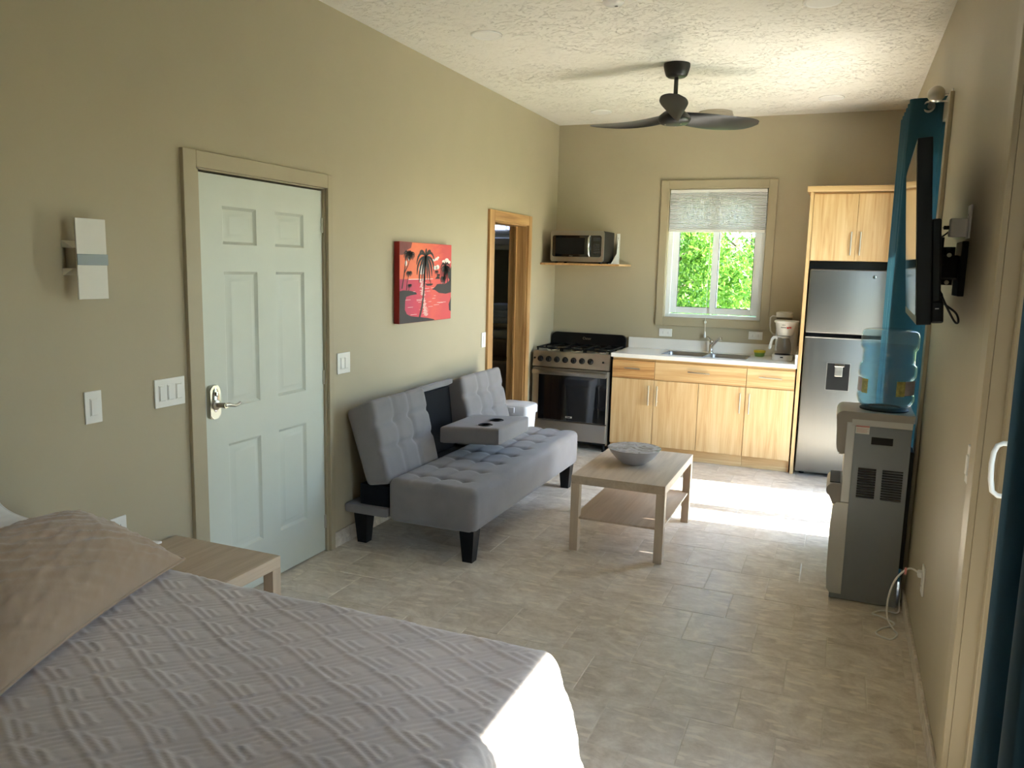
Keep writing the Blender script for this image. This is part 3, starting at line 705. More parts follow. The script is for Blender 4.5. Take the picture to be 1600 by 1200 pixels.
def build_fridge():
    t = thing('refrigerator', 'tall stainless steel refrigerator with water dispenser in the wooden surround', 'refrigerator', (2.67, 7.15, 0))
    x0, x1 = 2.386, 2.962; yf = 6.868
    obj('body', Box(x0+.004, x1-.004, yf+.05, L-.03, .03, 1.69, bev=.006), 'black', t)
    fd = obj('freezer_door', Box(x0, x1, yf, yf+.048, 1.186, 1.697, bev=.01, seg=3), 'fridge_steel', t, smooth=40)
    ld = obj('lower_door', Box(x0, x1, yf, yf+.048, .032, 1.152, bev=.01, seg=3), 'fridge_steel', t, smooth=40)
    obj('grip_strip', Box(x0+.004, x1-.004, yf+.008, yf+.05, 1.153, 1.185), 'black_gloss', t)
    obj('grip_edge', Box(x0+.002, x1-.002, yf-.001, yf+.012, 1.148, 1.156, bev=.002), 'steel', ld)
    d = obj('dispenser', Box(2.572, 2.742, yf-.002, yf+.004, .734, .95, bev=.001, seg=1), 'black', ld)
    obj('dispenser_bezel', box(box(box(Box(2.568, 2.573, yf-.004, yf+.003, .73, .954), 2.741, 2.746, yf-.004, yf+.003, .73, .954), 2.568, 2.746, yf-.004, yf+.003, .73, .734), 2.568, 2.746, yf-.004, yf+.003, .95, .954), 'steel', ld)
    obj('paddle', Box(2.63, 2.69, yf-.014, yf-.003, .845, .925, bev=.004), 'steel', ld)
    obj('spout', Box(2.625, 2.70, yf-.018, yf-.003, .925, .948, bev=.003), 'chrome', ld)
    obj('logo', lathe(bm_new(), (2.862, yf+.001, 1.644), [(.014, 0), (.013, -.003), (.004, -.0035)], 20, 'y'), 'chrome', fd, smooth=40)
    for x in (x0+.05, x1-.05): obj('foot', lathe(bm_new(), (x, yf+.1, .0), [(.02, 0), (.02, .012), (.012, .014), (.012, .03)], 14), 'black', t, smooth=40)
    u = thing('fridge_surround', 'tall wooden cabinet surround with two upper doors above the refrigerator', 'cabinet', (2.7, 7.17, 0))
    obj('side_panel', Box(2.346, 2.373, 6.872, L-.004, .002, 2.30, bev=.0015, seg=1), 'wood_z', u)
    obj('body', Box(2.374, W-.004, 6.895, L-.004, 1.764, 2.299), 'wood_x', u)
    obj('top_board', Box(2.322, W-.004, 6.84, L-.004, 2.301, 2.343, bev=.003), 'wood_x', u)
    for a, b, hx in ((2.376, 2.703, 2.670), (2.706, W-.008, 2.737)):
        d = obj('door', Box(a, b, 6.875, 6.894, 1.766, 2.284, bev=.0015, seg=1), 'wood_z', u)
        bar_pull(d, (hx, 6.875, 1.808), (hx, 6.875, 1.991), (0, -.028, 0))
    obj('gap_shade_sheet', Box(2.374, W-.004, 7.0, 7.02, 1.70, 1.763), 'black', u)  # black sheet standing in for the shade in the gap over the refrigerator
build_fridge()

def build_stove():
    x0, x1, yf, yb = .03, .768, 6.85, L-.03
    t = thing('gas_stove', 'stainless steel gas stove with black back panel and glass oven door', 'stove', (.4, 7.15, 0))
    obj('body', Box(x0, x1, yf+.03, yb, .06, .885, bev=.003), 'black', t)
    obj('side_trim', Box(x0, x0+.03, yf+.012, yf+.03, .07, .74), 'steel', t); obj('side_trim', Box(x1-.014, x1, yf+.012, yf+.03, .07, .74), 'steel', t)
    # control fascia
    p = [(yf-.012, .756), (yf+.05, .756), (yf+.05, .893), (yf+.012, .893)]
    obj('control_panel', prism(bm_new(), p, 'x', x0+.005, x1), 'steel', t)
    sl = (.024)/(.137)
    kb = None
    for k in range(7):
        x = .11+.08*k; y = yf-.012+sl*.07
        if kb is None:
            kb = obj('knob', lathe(bm_new(), (x, y, .826), [(.028, 0), (.027, -.006), (.022, -.009), (.019, -.03), (.016, -.033), (.002, -.033)], 24, 'y'), 'black', t, smooth=40)
            obj('grip', Box(x-.004, x+.004, y-.042, y-.03, .81, .843, bev=.002), 'black', kb)
        else: shift_copy(kb, t, (.08*k, 0, 0))
    bt = obj('button', lathe(bm_new(), (.055, yf-.001, .83), [(.009, 0), (.009, -.008), (.002, -.008)], 14, 'y'), 'black', t, smooth=40)
    shift_copy(bt, t, (.655, 0, -.003))
    # oven door
    d = obj('oven_door', Box(x0+.012, x1-.012, yf-.005, yf+.028, .262, .745, bev=.004), 'steel', t)
    obj('glass', Box(x0+.07, x1-.085, yf-.008, yf-.004, .266, .69, bev=.001, seg=1), 'black_gloss', d)
    obj('glass_edge', Box(x1-.086, x1-.018, yf-.0075, yf-.004, .266, .69), 'black_gloss', d)
    hd = bm_new(); box(hd, x0+.014, x1-.014, yf-.05, yf-.03, .688, .728, bev=.006)
    for x in (x0+.04, x1-.065): box(hd, x, x+.025, yf-.032, yf-.003, .695, .72)
    obj('handle', hd, 'steel', d, smooth=40)
    obj('badge', Box(.372, .436, yf-.012, yf-.007, .292, .311, bev=.002), 'chrome', d)
    obj('badge_lettering', text_bm('Oster', .016, (.404, yf-.0125, .3015), (1, 0, 0), (0, 0, 1)), 'black', d)
    obj('drawer', Box(x0+.012, x1-.012, yf-.003, yf+.028, .085, .254, bev=.004), 'steel', t)
    lo = [(x0+.03, yf+.05), (x1-.04, yf+.05), (x0+.03, yb-.06), (x1-.04, yb-.06)]
    for x, y in lo: obj('foot', lathe(bm_new(), (x, y, .001), [(.018, 0), (.018, .015), (.012, .02), (.012, .062)], 14), 'black', t, smooth=40)
    # hob
    obj('hob', Box(x0, x1, yf+.03, yb-.05, .884, .897, bev=.004), 'steel', t)
    br = None
    for i, x in enumerate((.17, .40, .63)):
        for j, y in enumerate((7.02, 7.27)):
            if br is None:
                br = obj('burner', lathe(bm_new(), (x, y, .897), [(.05, 0), (.048, .008), (.035, .012), (.034, .02), (.028, .024), (.002, .025)], 24), 'black', t, smooth=40); b0 = Vector((x, y, 0))
                obj('burner_ring', lathe(bm_new(), (x, y, .897), [(.056, 0), (.054, .005), (.05, .006)], 24), 'chrome', br, smooth=40)
            else: shift_copy(br, t, Vector((x, y, 0))-b0)
    for xa, xb in ((.05, .285), (.29, .51), (.515, .75)):
        bm = bm_new(); z = .925; h = .006
        for y in (6.91, 7.145, 7.38): box(bm, xa, xb, y-h, y+h, z-.006, z+.006)
        for x in (xa+h, xb-h): box(bm, x-h, x+h, 6.91, 7.38, z-.006, z+.006)
        xm = (xa+xb)/2; box(bm, xm-h, xm+h, 6.91, 7.38, z-.006, z+.007)
        for x in (xa+h, xb-h):
            for y in (6.92, 7.145, 7.37): box(bm, x-h, x+h, y-h, y+h, .896, z)
        obj('grate', bm, 'black', t)
    # black splash back with rounded shoulders
    pts = [(.018, .90), (.766, .90), (.766, .96)]+[(.766-.05+.05*math.cos(a), .985+.05*math.sin(a)) for a in np.linspace(0, math.pi/2, 7)]+[(.018+.05-.05*math.sin(a), .985+.05*math.cos(a)) for a in np.linspace(0, math.pi/2, 7)]+[(.018, .96)]
    bp_ = obj('back_panel', prism(bm_new(), pts, 'y', yb-.05, yb-.02), 'black', t)
    obj('lettering', text_bm('Oster', .036, (.379, yb-.0505, .983), (1, 0, 0), (0, 0, 1)), 'nickel', bp_)
build_stove()

def build_microwave():
    s = thing('wall_shelf', 'small wooden wall shelf with white bracket holding the microwave', 'shelf', (.38, 7.27, 1.69))
    obj('board', Box(.002, .762, 7.05, L-.002, 1.684, 1.702, bev=.002), 'frame_wood_y', s)
    bm = bm_new(); box(bm, .616, .646, L-.006, L-.002, 1.703, 1.99); box(bm, .616, .646, 7.2, L-.004, 1.703, 1.707)
    hexa(bm, [(.629, 7.25, 1.707), (.633, 7.25, 1.707), (.633, L-.006, 1.707), (.629, L-.006, 1.707), (.629, 7.43, 1.8), (.633, 7.43, 1.8), (.633, L-.006, 1.93), (.629, L-.006, 1.93)])
    br = obj('bracket', bm, 'white', s)
    for z in (1.77, 1.86, 1.95): obj('screw', lathe(bm_new(), (.631, L-.006, z), [(.006, 0), (.005, -.002), (.001, -.0025)], 10, 'y'), 'nickel', br)
    t = thing('microwave_oven', 'stainless steel microwave oven with black door on the wooden corner shelf', 'microwave', (.355, 7.24, 1.703))
    x0, x1, yf, yb, z0, z1 = .10, .608, 7.062, 7.42, 1.716, 1.997
    obj('case', Box(x0+.004, x1-.002, yf+.02, yb, z0, z1-.002, bev=.004), 'black', t)
    obj('fascia', prism(bm_new(), rrect(x0, x1, z0, z1, .022, 6), 'y', yf, yf+.022), 'steel', t, smooth=30)
    g = obj('door_glass', prism(bm_new(), rrect(x0+.018, x1-.02, z0+.045, z1-.042, .02, 6), 'y', yf-.004, yf+.001), 'black_gloss', t)
    obj('window', Box(x0+.05, x0+.33, yf-.005, yf-.0038, z0+.07, z1-.065), 'black', g)
    obj('handle', tube(bm_new(), [(.478, yf-.003, z0+.052), (.472, yf-.02, z0+.075), (.47, yf-.028, z0+.14), (.472, yf-.02, z0+.215), (.478, yf-.003, z0+.235)], [.008, .011, .012, .011, .008], 12), 'chrome', t, smooth=50)
    M['keypad'] = paint('dark_keypad', (44, 46, 46), .5)
    k0 = obj('key', Box(.515, .531, yf-.0055, yf-.0038, z0+.15, z0+.163, bev=.001, seg=1), 'keypad', g)
    for i in range(3):
        for j in range(5):
            if i or j: shift_copy(k0, g, (.021*i, 0, -.0205*j))
    obj('display', Box(.512, .576, yf-.0055, yf-.0038, z0+.19, z0+.22), 'keypad', g)
    obj('lettering', text_bm('Oster', .014, (.30, yf-.0045, z0+.053), (1, 0, 0), (0, 0, 1)), 'nickel', g)
    for x in (x0+.04, x1-.04):
        for y in (yf+.05, yb-.04): obj('foot', lathe(bm_new(), (x, y, 1.7025), [(.014, 0), (.014, .014)], 12), 'black', t)
build_microwave()

def build_counter_things():
    t = thing('coffee_maker', 'white drip coffee maker with glass carafe beside the refrigerator panel', 'coffee maker', (2.21, 7.2, .92))
    cx, cy = 2.205, 7.17
    M['cm_white'] = paint('coffee_maker_white', (214, 210, 202), .35, var=.01)
    M['cm_glass'] = clear('carafe_glass', (.82, .81, .79), .03)
    bm = prism(bm_new(), rrect(cx-.082, cx+.085, cy-.10, cy+.15, .06, 6), 'z', .921, .968)
    bmesh.ops.bevel(bm, geom=[e for e in bm.edges if all(v.co.z > .967 for v in e.verts)], offset=.008, segments=2, affect='EDGES')
    b = obj('base', bm, 'cm_white', t, smooth=40)
    obj('switch', Box(cx-.012, cx+.012, cy-.105, cy-.096, .946, .955, bev=.002), 'black', b)
    obj('hot_plate', lathe(bm_new(), (cx, cy-.02, .968), [(.066, 0), (.066, .004), (.06, .005)], 32), 'black', b, smooth=40)
    obj('column', prism(bm_new(), rrect(cx-.075, cx+.105, cy+.06, cy+.15, .03, 5), 'z', .968, 1.245), 'cm_white', t, smooth=40)
    obj('basket', lathe(bm_new(), (cx+.01, cy-.005, 1.13), [(.05, 0), (.062, .005), (.078, .06), (.085, .1), (.087, .112), (.08, .118)], 32), 'cm_white', t, smooth=40)
    obj('lid', prism(bm_new(), rrect(cx-.082, cx+.112, cy-.095, cy+.155, .06, 6), 'z', 1.243, 1.256), 'cm_white', t, smooth=40)
    M['red'] = paint('red_print', (196, 46, 40), .5); M['grey_print'] = paint('grey_print', (120, 118, 114), .5)
    yb = cy-.09
    obj('print_line', Box(cx-.025, cx+.02, yb-.0008, yb+.006, 1.2, 1.204), 'grey_print', t); obj('print_line', Box(cx-.015, cx+.015, yb-.0025, yb+.006, 1.222, 1.226), 'grey_print', t)
    obj('print_mark', box(Box(cx+.025, cx+.04, yb-.0005, yb+.012, 1.194, 1.208), cx+.043, cx+.06, yb+.008, yb+.02, 1.198, 1.208), 'red', t)
    c = obj('carafe', lathe(bm_new(), (cx, cy-.02, .974), [(.06, 0), (.068, .01), (.07, .04), (.062, .09), (.05, .125), (.047, .14)], 32, caps=False), 'cm_glass', t, smooth=60)
    obj('carafe_lid', lathe(bm_new(), (cx, cy-.02, 1.112), [(.05, 0), (.052, .006), (.046, .014), (.01, .016)], 32), 'cm_white', c, smooth=50)
    hb = prism(bm_new(), [(cx-.05, 1.125), (cx-.085, 1.122), (cx-.102, 1.10), (cx-.118, 1.02), (cx-.112, 1.008), (cx-.099, 1.008), (cx-.094, 1.02), (cx-.084, 1.085), (cx-.075, 1.1), (cx-.058, 1.1), (cx-.066, 1.03), (cx-.06, 1.0), (cx-.05, 1.0), (cx-.056, 1.03), (cx-.046, 1.1)], 'y', cy-.032, cy-.008)
    obj('carafe_handle', hb, 'cm_white', c)
    p = thing('pitcher', 'clear pitcher with white lid and loop handle behind the coffee maker', 'pitcher', (2.17, 7.39, .92))
    px_, py_ = 2.185, 7.395
    obj('jar', lathe(bm_new(), (px_, py_, .921), [(.05, 0), (.055, .01), (.066, .36)], 32, caps=False), clear('pitcher_plastic', (.8, .79, .76), .1), p, smooth=60)
    obj('lid', lathe(bm_new(), (px_, py_, 1.275), [(.068, 0), (.07, .01), (.072, .04), (.06, .045), (.01, .046)], 32), 'cm_white', p, smooth=40)
    obj('handle', tube(bm_new(), [(px_-.066, py_, 1.28), (px_-.1, py_, 1.282), (px_-.118, py_, 1.265), (px_-.118, py_, 1.2), (px_-.11, py_, 1.15), (px_-.09, py_, 1.125), (px_-.06, py_, 1.115)], .0065, 10), 'cm_white', p, smooth=60)
    s = thing('soap_tub', 'small yellow and green dish soap tub on the worktop', 'tub', (2.0, 7.34, .92))
    M['yel'] = paint('yellow_plastic', (196, 178, 40), .4); M['grn'] = paint('green_gel', (110, 140, 62), .3)
    obj('tub', lathe(bm_new(), (2.0, 7.34, .921), [(.038, 0), (.043, .01), (.047, .035)], 28), 'grn', s, smooth=40)
    obj('lid', lathe(bm_new(), (2.0, 7.34, .956), [(.05, 0), (.051, .003), (.051, .016), (.048, .02), (.01, .02)], 28), 'yel', s, smooth=40)
build_counter_things()

def plate(name, label, cat, side, u, z, w, h, n_rock=1, kind='switch', group=None):
    """wall plate on a wall; u is the position along the wall"""
    if side == 'left': loc = (0, u, z); P = lambda a, b, c, d, e, f: Box(e, f, u+a, u+b, z+c, z+d, bev=.0015, seg=1)
    elif side == 'back': loc = (u, L, z); P = lambda a, b, c, d, e, f: Box(u+a, u+b, L-f, L-e, z+c, z+d, bev=.0015, seg=1)
    else: loc = (W, u, z); P = lambda a, b, c, d, e, f: Box(W-f, W-e, u+a, u+b, z+c, z+d, bev=.0015, seg=1)
    t = thing(name, label, cat, loc, group)
    obj('cover_plate', P(-w/2, w/2, -h/2, h/2, .0005, .007), 'white', t)
    if kind == 'switch':
        for k in range(n_rock):
            c = (k-(n_rock-1)/2)*.046
            if n_rock == 2: c = (k-.5)*.042
            fr = obj('rocker_frame', P(c-.0175, c+.0175, -.035, .035, .006, .0085), 'white', t)
            obj('rocker', P(c-.0145, c+.0145, -.031, .031, .008, .0125), 'white', fr)
    else:
        horiz = w > h
        for c in (-.025, .025):
            q = P(c-.017, c+.017, -.014, .014, .006, .0085) if horiz else P(-.017, .017, c-.014, c+.014, .006, .0085)
            so = obj('socket', q, 'white', t)
            for e in (-.006, .006):
                q = P(c-.004, c+.004, e-.001, e+.001, .0075, .009) if horiz else P(e-.001, e+.001, c-.004, c+.004, .0075, .009)
                obj('slot', q, 'black', so)
    return t
def build_plates():
    plate('light_switch', 'white single rocker switch on the wall under the sconce', 'switch', 'left', 2.18, 1.083, .075, .125)
    plate('light_switch', 'white triple rocker switch beside the white door handle', 'switch', 'left', 2.562, 1.09, .165, .122, 3)
    plate('light_switch', 'white double rocker switch between the white door and the painting', 'switch', 'left', 3.858, 1.083, .125, .12, 2)
    plate('light_switch', 'white rocker switch beside the wood framed doorway', 'switch', 'left', 5.805, 1.07, .075, .12)
    plate('wall_outlet', 'white wall outlet peeking over the tan pillow', 'outlet', 'left', 2.268, .557, .075, .118, kind='outlet')
    plate('wall_outlet', 'white outlet above the worktop nearest the stove', 'outlet', 'back', 1.125, 1.077, .122, .072, kind='outlet')
    plate('wall_outlet', 'white outlet above the worktop beside the coffee maker', 'outlet', 'back', 1.942, 1.092, .122, .072, kind='outlet')
    plate('wall_outlet', 'white outlet low on the right wall feeding the water dispenser', 'outlet', 'right', 3.62, .395, .075, .12, kind='outlet')
    plate('wall_outlet', 'white outlet on the right wall above the television mount', 'outlet', 'right', 3.36, 1.86, .075, .12, kind='outlet')
    plate('light_switch', 'white switch on the right wall beside the sliding door handle', 'switch', 'right', 2.775, 1.083, .07, .12)
build_plates()

# ================================================================== LIVING AREA
def build_sofa():
    t = thing('futon_sofa', 'grey tufted futon sofa with a fold-down cup holder console and black legs', 'sofa', (.45, 4.79, 0))
    ya, yb = 3.85, 5.72
    # seat cushion with tufts
    tx = (.44, .58, .72); ty = [4.02+.235*k for k in range(8)]
    def seat_disp(p, n):
        if n[2] < .2: return np.zeros(3)
        d = 0
        for a in tx[:2]+(tx[2],):
            d -= .006*math.exp(-((p[0]-a)/.012)**2)*(1 if a != .72 else .6)
        for b in ty: d -= .006*math.exp(-((p[1]-b)/.012)**2)*(1/(1+math.exp((p[0]-.76)/.015)))
        for a in tx:
            for b in ty: d -= .016*math.exp(-((p[0]-a)**2+(p[1]-b)**2)/.03**2)
        return np.array([0, 0, d*max(0, min(1, (n[2]-.2)/.5))])
    obj('seat', round_box((.30, ya, .172), (.862, yb, .432), .045, (46, 150, 14), seat_disp), 'sofa', t, smooth=180)
    # the two backrests: slanted slabs
    def back(y0, y1):
        q = {'bf': (.315, .395), 'tf': (.192, .885), 'tb': (.012, .800), 'bb': (.16, .366)}
        yc = (y0+y1)/2; cols = [y0+(y1-y0)*(.36), y0+(y1-y0)*.64]; rows = (.40, .70)
        def disp(p, n):
            if n[0] < .2: return np.zeros(3)
            d = 0
            for c in cols: d -= .011*math.exp(-((p[1]-c)/.016)**2)
            for r in rows: d -= .022*math.exp(-((p[2]-r)/.035)**2)
            for c in cols:
                for r in rows: d -= .02*math.exp(-(((p[1]-c)/.035)**2+((p[2]-r)/.06)**2))
            return np.array([d*3.5*min(1, n[0]), 0, 0])
        def warp(p):
            u, w = p[0], p[2]      # u 0 back .. 1 front, w 0 bottom .. 1 top
            a = np.array(q['bb'])*(1-u)+np.array(q['bf'])*u; b = np.array(q['tb'])*(1-u)+np.array(q['tf'])*u
            c = a*(1-w)+b*w; return np.array([c[0], p[1], c[1]])
        # rounding done in a stretched space (u,w in 0..1)
        bm = bm_new(); base = round_box((0, 0, 0), (.19, y1-y0, .5), .032, (10, 40, 32))
        for v in base.verts:
            p = np.array([v.co.x/.19, y0+v.co.y, v.co.z/.5])
            front = v.co.x > .19-.02
            if front: p = p+disp(p, np.array([1, 0, 0]))*1.0
            v.co = Vector(warp(p))
        return base
    obj('backrest', back(ya, 4.485), 'sofa', t, smooth=180)
    obj('backrest', back(5.02, yb), 'sofa', t, smooth=180)
    # fold-down console between them
    def arm_warp(p):
        f = (p[0]-.31)/(.72-.31); return np.array([p[0], p[1], p[2]+.025*(f-1)])
    a = obj('console', round_box((.30, 4.492, .538), (.722, 5.012, .648), .016, (14, 18, 8), None, arm_warp), 'sofa', t, smooth=60)
    for y in (4.61, 4.79):
        bm = lathe(bm_new(), (.575, y, .6405), [(.048, 0), (.047, .0035), (.04, .004), (.038, .0), (.036, -.0), (.001, -.0)], 32)
        obj('cup_holder', bm, 'black', a, smooth=40)
    bm = hexa(bm_new(), [(.12, 4.487, .36), (.15, 4.487, .36), (.15, 5.018, .36), (.12, 5.018, .36), (.02, 4.487, .79), (.10, 4.487, .80), (.10, 5.018, .80), (.02, 5.018, .79)])
    M['black_cloth'] = fabric('black_lining_cloth', (15, 16, 20), weave=300, sheen=.05)
    obj('back_board', bm, 'black_cloth', t)
    def strip_warp(p): return np.array([p[0], p[1], p[2]+(p[0]-.02)*.35])
    obj('top_strip', round_box((.015, 4.487, .785), (.135, 5.018, .83), .015, (6, 12, 4), None, strip_warp), 'sofa', t, smooth=60)
    obj('rear_rail', round_box((.006, ya, .19), (.30, yb, .248), .014, (8, 20, 4)), 'sofa', t, smooth=60)
    obj('hinge_box', Box(.10, .298, ya+.03, yb-.03, .249, .37), 'black_cloth', t)
    def leg(x, y):
        a, b = .045, .03
        return hexa(bm_new(), [(x-b, y-b, 0), (x+b, y-b, 0), (x+b, y+b, 0), (x-b, y+b, 0), (x-a, y-a, .19), (x+a, y-a, .19), (x+a, y+a, .19), (x-a, y+a, .19)])
    for x, y in ((.095, 3.93), (.805, 3.91), (.095, 5.64), (.80, 5.62)): obj('leg', leg(x, y), 'dark_leg', t)
build_sofa()

def lack_table(name, label, cat, x0, x1, y0, y1, h, shelf=None, lg=.05, long_axis='y'):
    t = thing(name, label, cat, ((x0+x1)/2, (y0+y1)/2, 0))
    obj('table_top', Box(x0, x1, y0, y1, h-.05, h, bev=.0015, seg=1), 'oak_'+long_axis, t)
    for x in (x0, x1-lg):
        for y in (y0, y1-lg): obj('leg', Box(x, x+lg, y, y+lg, .0005, h-.05, bev=.0015, seg=1), 'oak_z', t)
    if shelf: obj('shelf', Box(x0+.012, x1-.012, y0+.012, y1-.012, shelf, shelf+.012, bev=.001, seg=1), 'oak_'+long_axis, t)
    return t
ct = lack_table('coffee_table', 'pale oak coffee table with lower shelf in front of the sofa', 'coffee table', 1.258, 1.812, 4.334, 5.215, .458, .195)
lack_table('nightstand', 'pale oak bedside table between the bed and the white door', 'bedside table', .018, .585, 1.995, 2.55, .455)

def build_bowl():
    M['glaze_out'] = paint('grey_white_glaze', (176, 176, 184), .3, var=.05, nscale=20)
    m, nt, bs = new_mat('blue_grey_glaze'); f = noise(nt, coords(nt), 14, 4, .6, 1.5)
    nt.links.new(ramp(nt, f, [(.35, lin((120, 118, 116))), (.55, lin((168, 170, 176))), (.75, lin((104, 112, 128)))]), bs.inputs['Base Color']); bs.inputs['Roughness'].default_value = .2
    M['glaze_in'] = m
    c = (1.515, 4.80, .459); t = thing('ceramic_bowl', 'wide grey ceramic bowl on the coffee table', 'bowl', c)
    obj('outside', lathe(bm_new(), c, [(.075, 0), (.08, .004), (.085, .008), (.12, .035), (.145, .065), (.162, .094), (.166, .096)], 48), 'glaze_out', t, smooth=60)
    prof = [(.166, .0965), (.161, .097), (.15, .085), (.143, .075), (.142, .073), (.132, .06), (.130, .058), (.112, .04), (.11, .038), (.08, .018), (.04, .011), (.001, .01)]
    obj('inside', lathe(bm_new(), c, prof, 48), 'glaze_in', t, smooth=25)
build_bowl()

def build_bin():
    t = thing('kitchen_bin', 'white plastic bin with lid between the sofa and the stove', 'bin', (.235, 5.97, 0))
    M['bin'] = paint('white_bin_plastic', (222, 224, 232), .4, var=.01)
    x0, x1, y0, y1 = .09, .385, 5.85, 6.10
    bm = bm_new(); prev = None
    for ins, z in ((.04, .002), (.034, .01), (.012, .47), (.012, .485)):
        ring = [bm.verts.new((x, y, z)) for x, y in rrect(x0+ins, x1-ins, y0+ins, y1-ins, .035, 5)]
        if prev:
            for k in range(len(ring)): bm.faces.new((prev[k], prev[(k+1) % len(ring)], ring[(k+1) % len(ring)], ring[k]))
        else: bm.faces.new(ring[::-1])
        prev = ring
    bm.faces.new(prev)
    obj('tub', bm, 'bin', t, smooth=40)
    bm = bm_new(); prev = None
    for ins, z in ((.006, .475), (0, .478), (0, .53), (.006, .545), (.025, .555)):
        ring = [bm.verts.new((x, y, z)) for x, y in rrect(x0+ins, x1-ins, y0+ins, y1-ins, .04, 5)]
        if prev:
            for k in range(len(ring)): bm.faces.new((prev[k], prev[(k+1) % len(ring)], ring[(k+1) % len(ring)], ring[k]))
        else: bm.faces.new(ring[::-1])
        prev = ring
    bm.faces.new(prev)
    l = obj('lid', bm, 'bin', t, smooth=40)
    obj('clasp', Box(.2, .27, y0-.012, y0+.002, .49, .535, bev=.004), 'bin', l)
build_bin()

def build_painting():
    y0, y1, z0, z1, X = 4.42, 5.143, 1.277, 1.800, .042
    t = thing('canvas_painting', 'red sunset canvas painting of palm trees by the water', 'painting', (0, (y0+y1)/2, z0))
    M['canvas_edge'] = paint('red_canvas_edge', (150, 34, 30), .7, bumpy=.2)
    obj('canvas', Box(.002, X, y0, y1, z0, z1, bev=.003), 'canvas_edge', t)
    def grad(name, stops, axis):
        m, nt, bs = new_mat(name); tc = nd(nt, 'ShaderNodeTexCoord'); sp = nd(nt, 'ShaderNodeSeparateXYZ'); nt.links.new(tc.outputs['Generated'], sp.inputs[0])
        n = noise(nt, coords(nt, (1, 1, 3)), 9, 4, .6, 1)
        a = nd(nt, 'ShaderNodeMath', operation='MULTIPLY_ADD'); nt.links.new(n, a.inputs[0]); a.inputs[1].default_value = .35; nt.links.new(sp.outputs[axis], a.inputs[2])
        nt.links.new(ramp(nt, a.outputs[0], stops), bs.inputs['Base Color']); bs.inputs['Roughness'].default_value = .55; return m
    sky = grad('painted_sky', [(.1, lin((226, 96, 60))), (.5, lin((238, 118, 76))), (.9, lin((222, 84, 70))), (1.2 if False else 1.0, lin((206, 66, 66)))], 1)
    sea = grad('painted_sea', [(.15, lin((176, 40, 84))), (.5, lin((206, 50, 78))), (.8, lin((224, 84, 70))), (1.0, lin((208, 66, 70)))], 1)
    dark = paint('painted_black', (38, 24, 26), .6); white = paint('painted_white', (240, 226, 220), .6, var=.03); brown = paint('painted_smoke', (128, 62, 60), .6, var=.2, nscale=12)
    U = lambda u: y0+(y1-y0)*u; V = lambda v: z0+(z1-z0)*v
    def P(pts, x): return [(x, U(u), V(v)) for u, v in pts]
    def add(bm, pts, x, mi=0):
        f = bm.faces.new([bm.verts.new(p) for p in P(pts, x)]); f.material_index = mi
    e = .012; hz = .545
    bm = bm_new(); add(bm, [(e*.3, hz), (1-e*.3, hz), (1-e*.3, 1-e*.3), (e*.3, 1-e*.3)], X+.0004); obj('painted_sky', bm, sky, t)
    bm = bm_new(); add(bm, [(e*.3, e*.3), (1-e*.3, e*.3), (1-e*.3, hz), (e*.3, hz)], X+.0004); obj('painted_sea', bm, sea, t)
    lay = bm_new(); x1_, x2_, x3_ = X+.0008, X+.0012, X+.0016
    def oval(cu, cv, ru, rv, x, mi, a0=0, a1=360, n=18):
        add(lay, [(cu+ru*math.cos(math.radians(a0+(a1-a0)*k/n)), cv+rv*math.sin(math.radians(a0+(a1-a0)*k/n))) for k in range(n if a1-a0 == 360 else n+1)], x, mi)
    # smoke in the upper left corner, moon, clouds
    add(lay, [(0.003, .997), (.22, .997), (.2, .93), (.13, .9), (.1, .86), (.05, .84), (.003, .84)], x1_, 2)
    oval(.40, .665, .055, .065, x1_, 1)
    for cu, cv, ru, rv in ((.64, .79, .035, .016), (.69, .805, .03, .02), (.72, .825, .02, .014), (.66, .69, .045, .025), (.71, .70, .035, .03), (.84, .775, .04, .022), (.9, .79, .045, .03), (.95, .77, .03, .02), (.11, .74, .022, .035), (.16, .8, .016, .03)): oval(cu, cv, ru, rv, x1_, 1)
    # light on the water
    r = random.Random(5)
    add(lay, [(.16, hz-.006), (.62, hz-.002), (.62, hz+.004), (.16, hz+.002)], x1_, 1)
    for k in range(46):
        v = hz-.01-(hz-.07)*k/46; c = .385+.11*(k/46)+r.uniform(-.012, .012); w = r.uniform(.012, .045)
        add(lay, [(c-w, v), (c+w, v+.002), (c+w*.8, v+.007), (c-w*.9, v+.006)], x1_, 1)
    for k in range(26):
        u, v, w = r.uniform(.12, .95), r.uniform(.08, .5), r.uniform(.02, .06)
        add(lay, [(u-w, v), (u+w, v+.001), (u+w*.9, v+.004), (u-w*.9, v+.004)], x1_, 1)
    # dark land
    add(lay, [(.003, .40), (.06, .41), (.14, .405), (.2, .40), (.3, .375), (.31, .355), (.2, .345), (.12, .33), (.10, .28), (.095, .17), (.13, .115), (.2, .085), (.35, .065), (.5, .045), (.64, .018), (.66, .003), (.003, .003)], x2_, 0)
    add(lay, [(.6, .41), (.66, .44), (.7, .475), (.76, .48), (.85, .475), (.93, .5), (.997, .56), (.997, .36), (.88, .345), (.74, .36), (.66, .4)], x2_, 0)
    add(lay, [(.93, .56), (.96, .66), (.997, .72), (.997, .5)], x2_, 0); add(lay, [(.95, .2), (.997, .3), (.997, .1), (.96, .12)], x2_, 0)
    add(lay, [(.47, .485), (.62, .485), (.61, .47), (.58, .458), (.51, .458), (.48, .47)], x2_, 0); add(lay, [(.565, .485), (.575, .485), (.575, .53), (.565, .53)], x2_, 0)
    add(lay, [(.66, .545), (.76, .545), (.75, .57), (.7, .58)], x2_, 0)
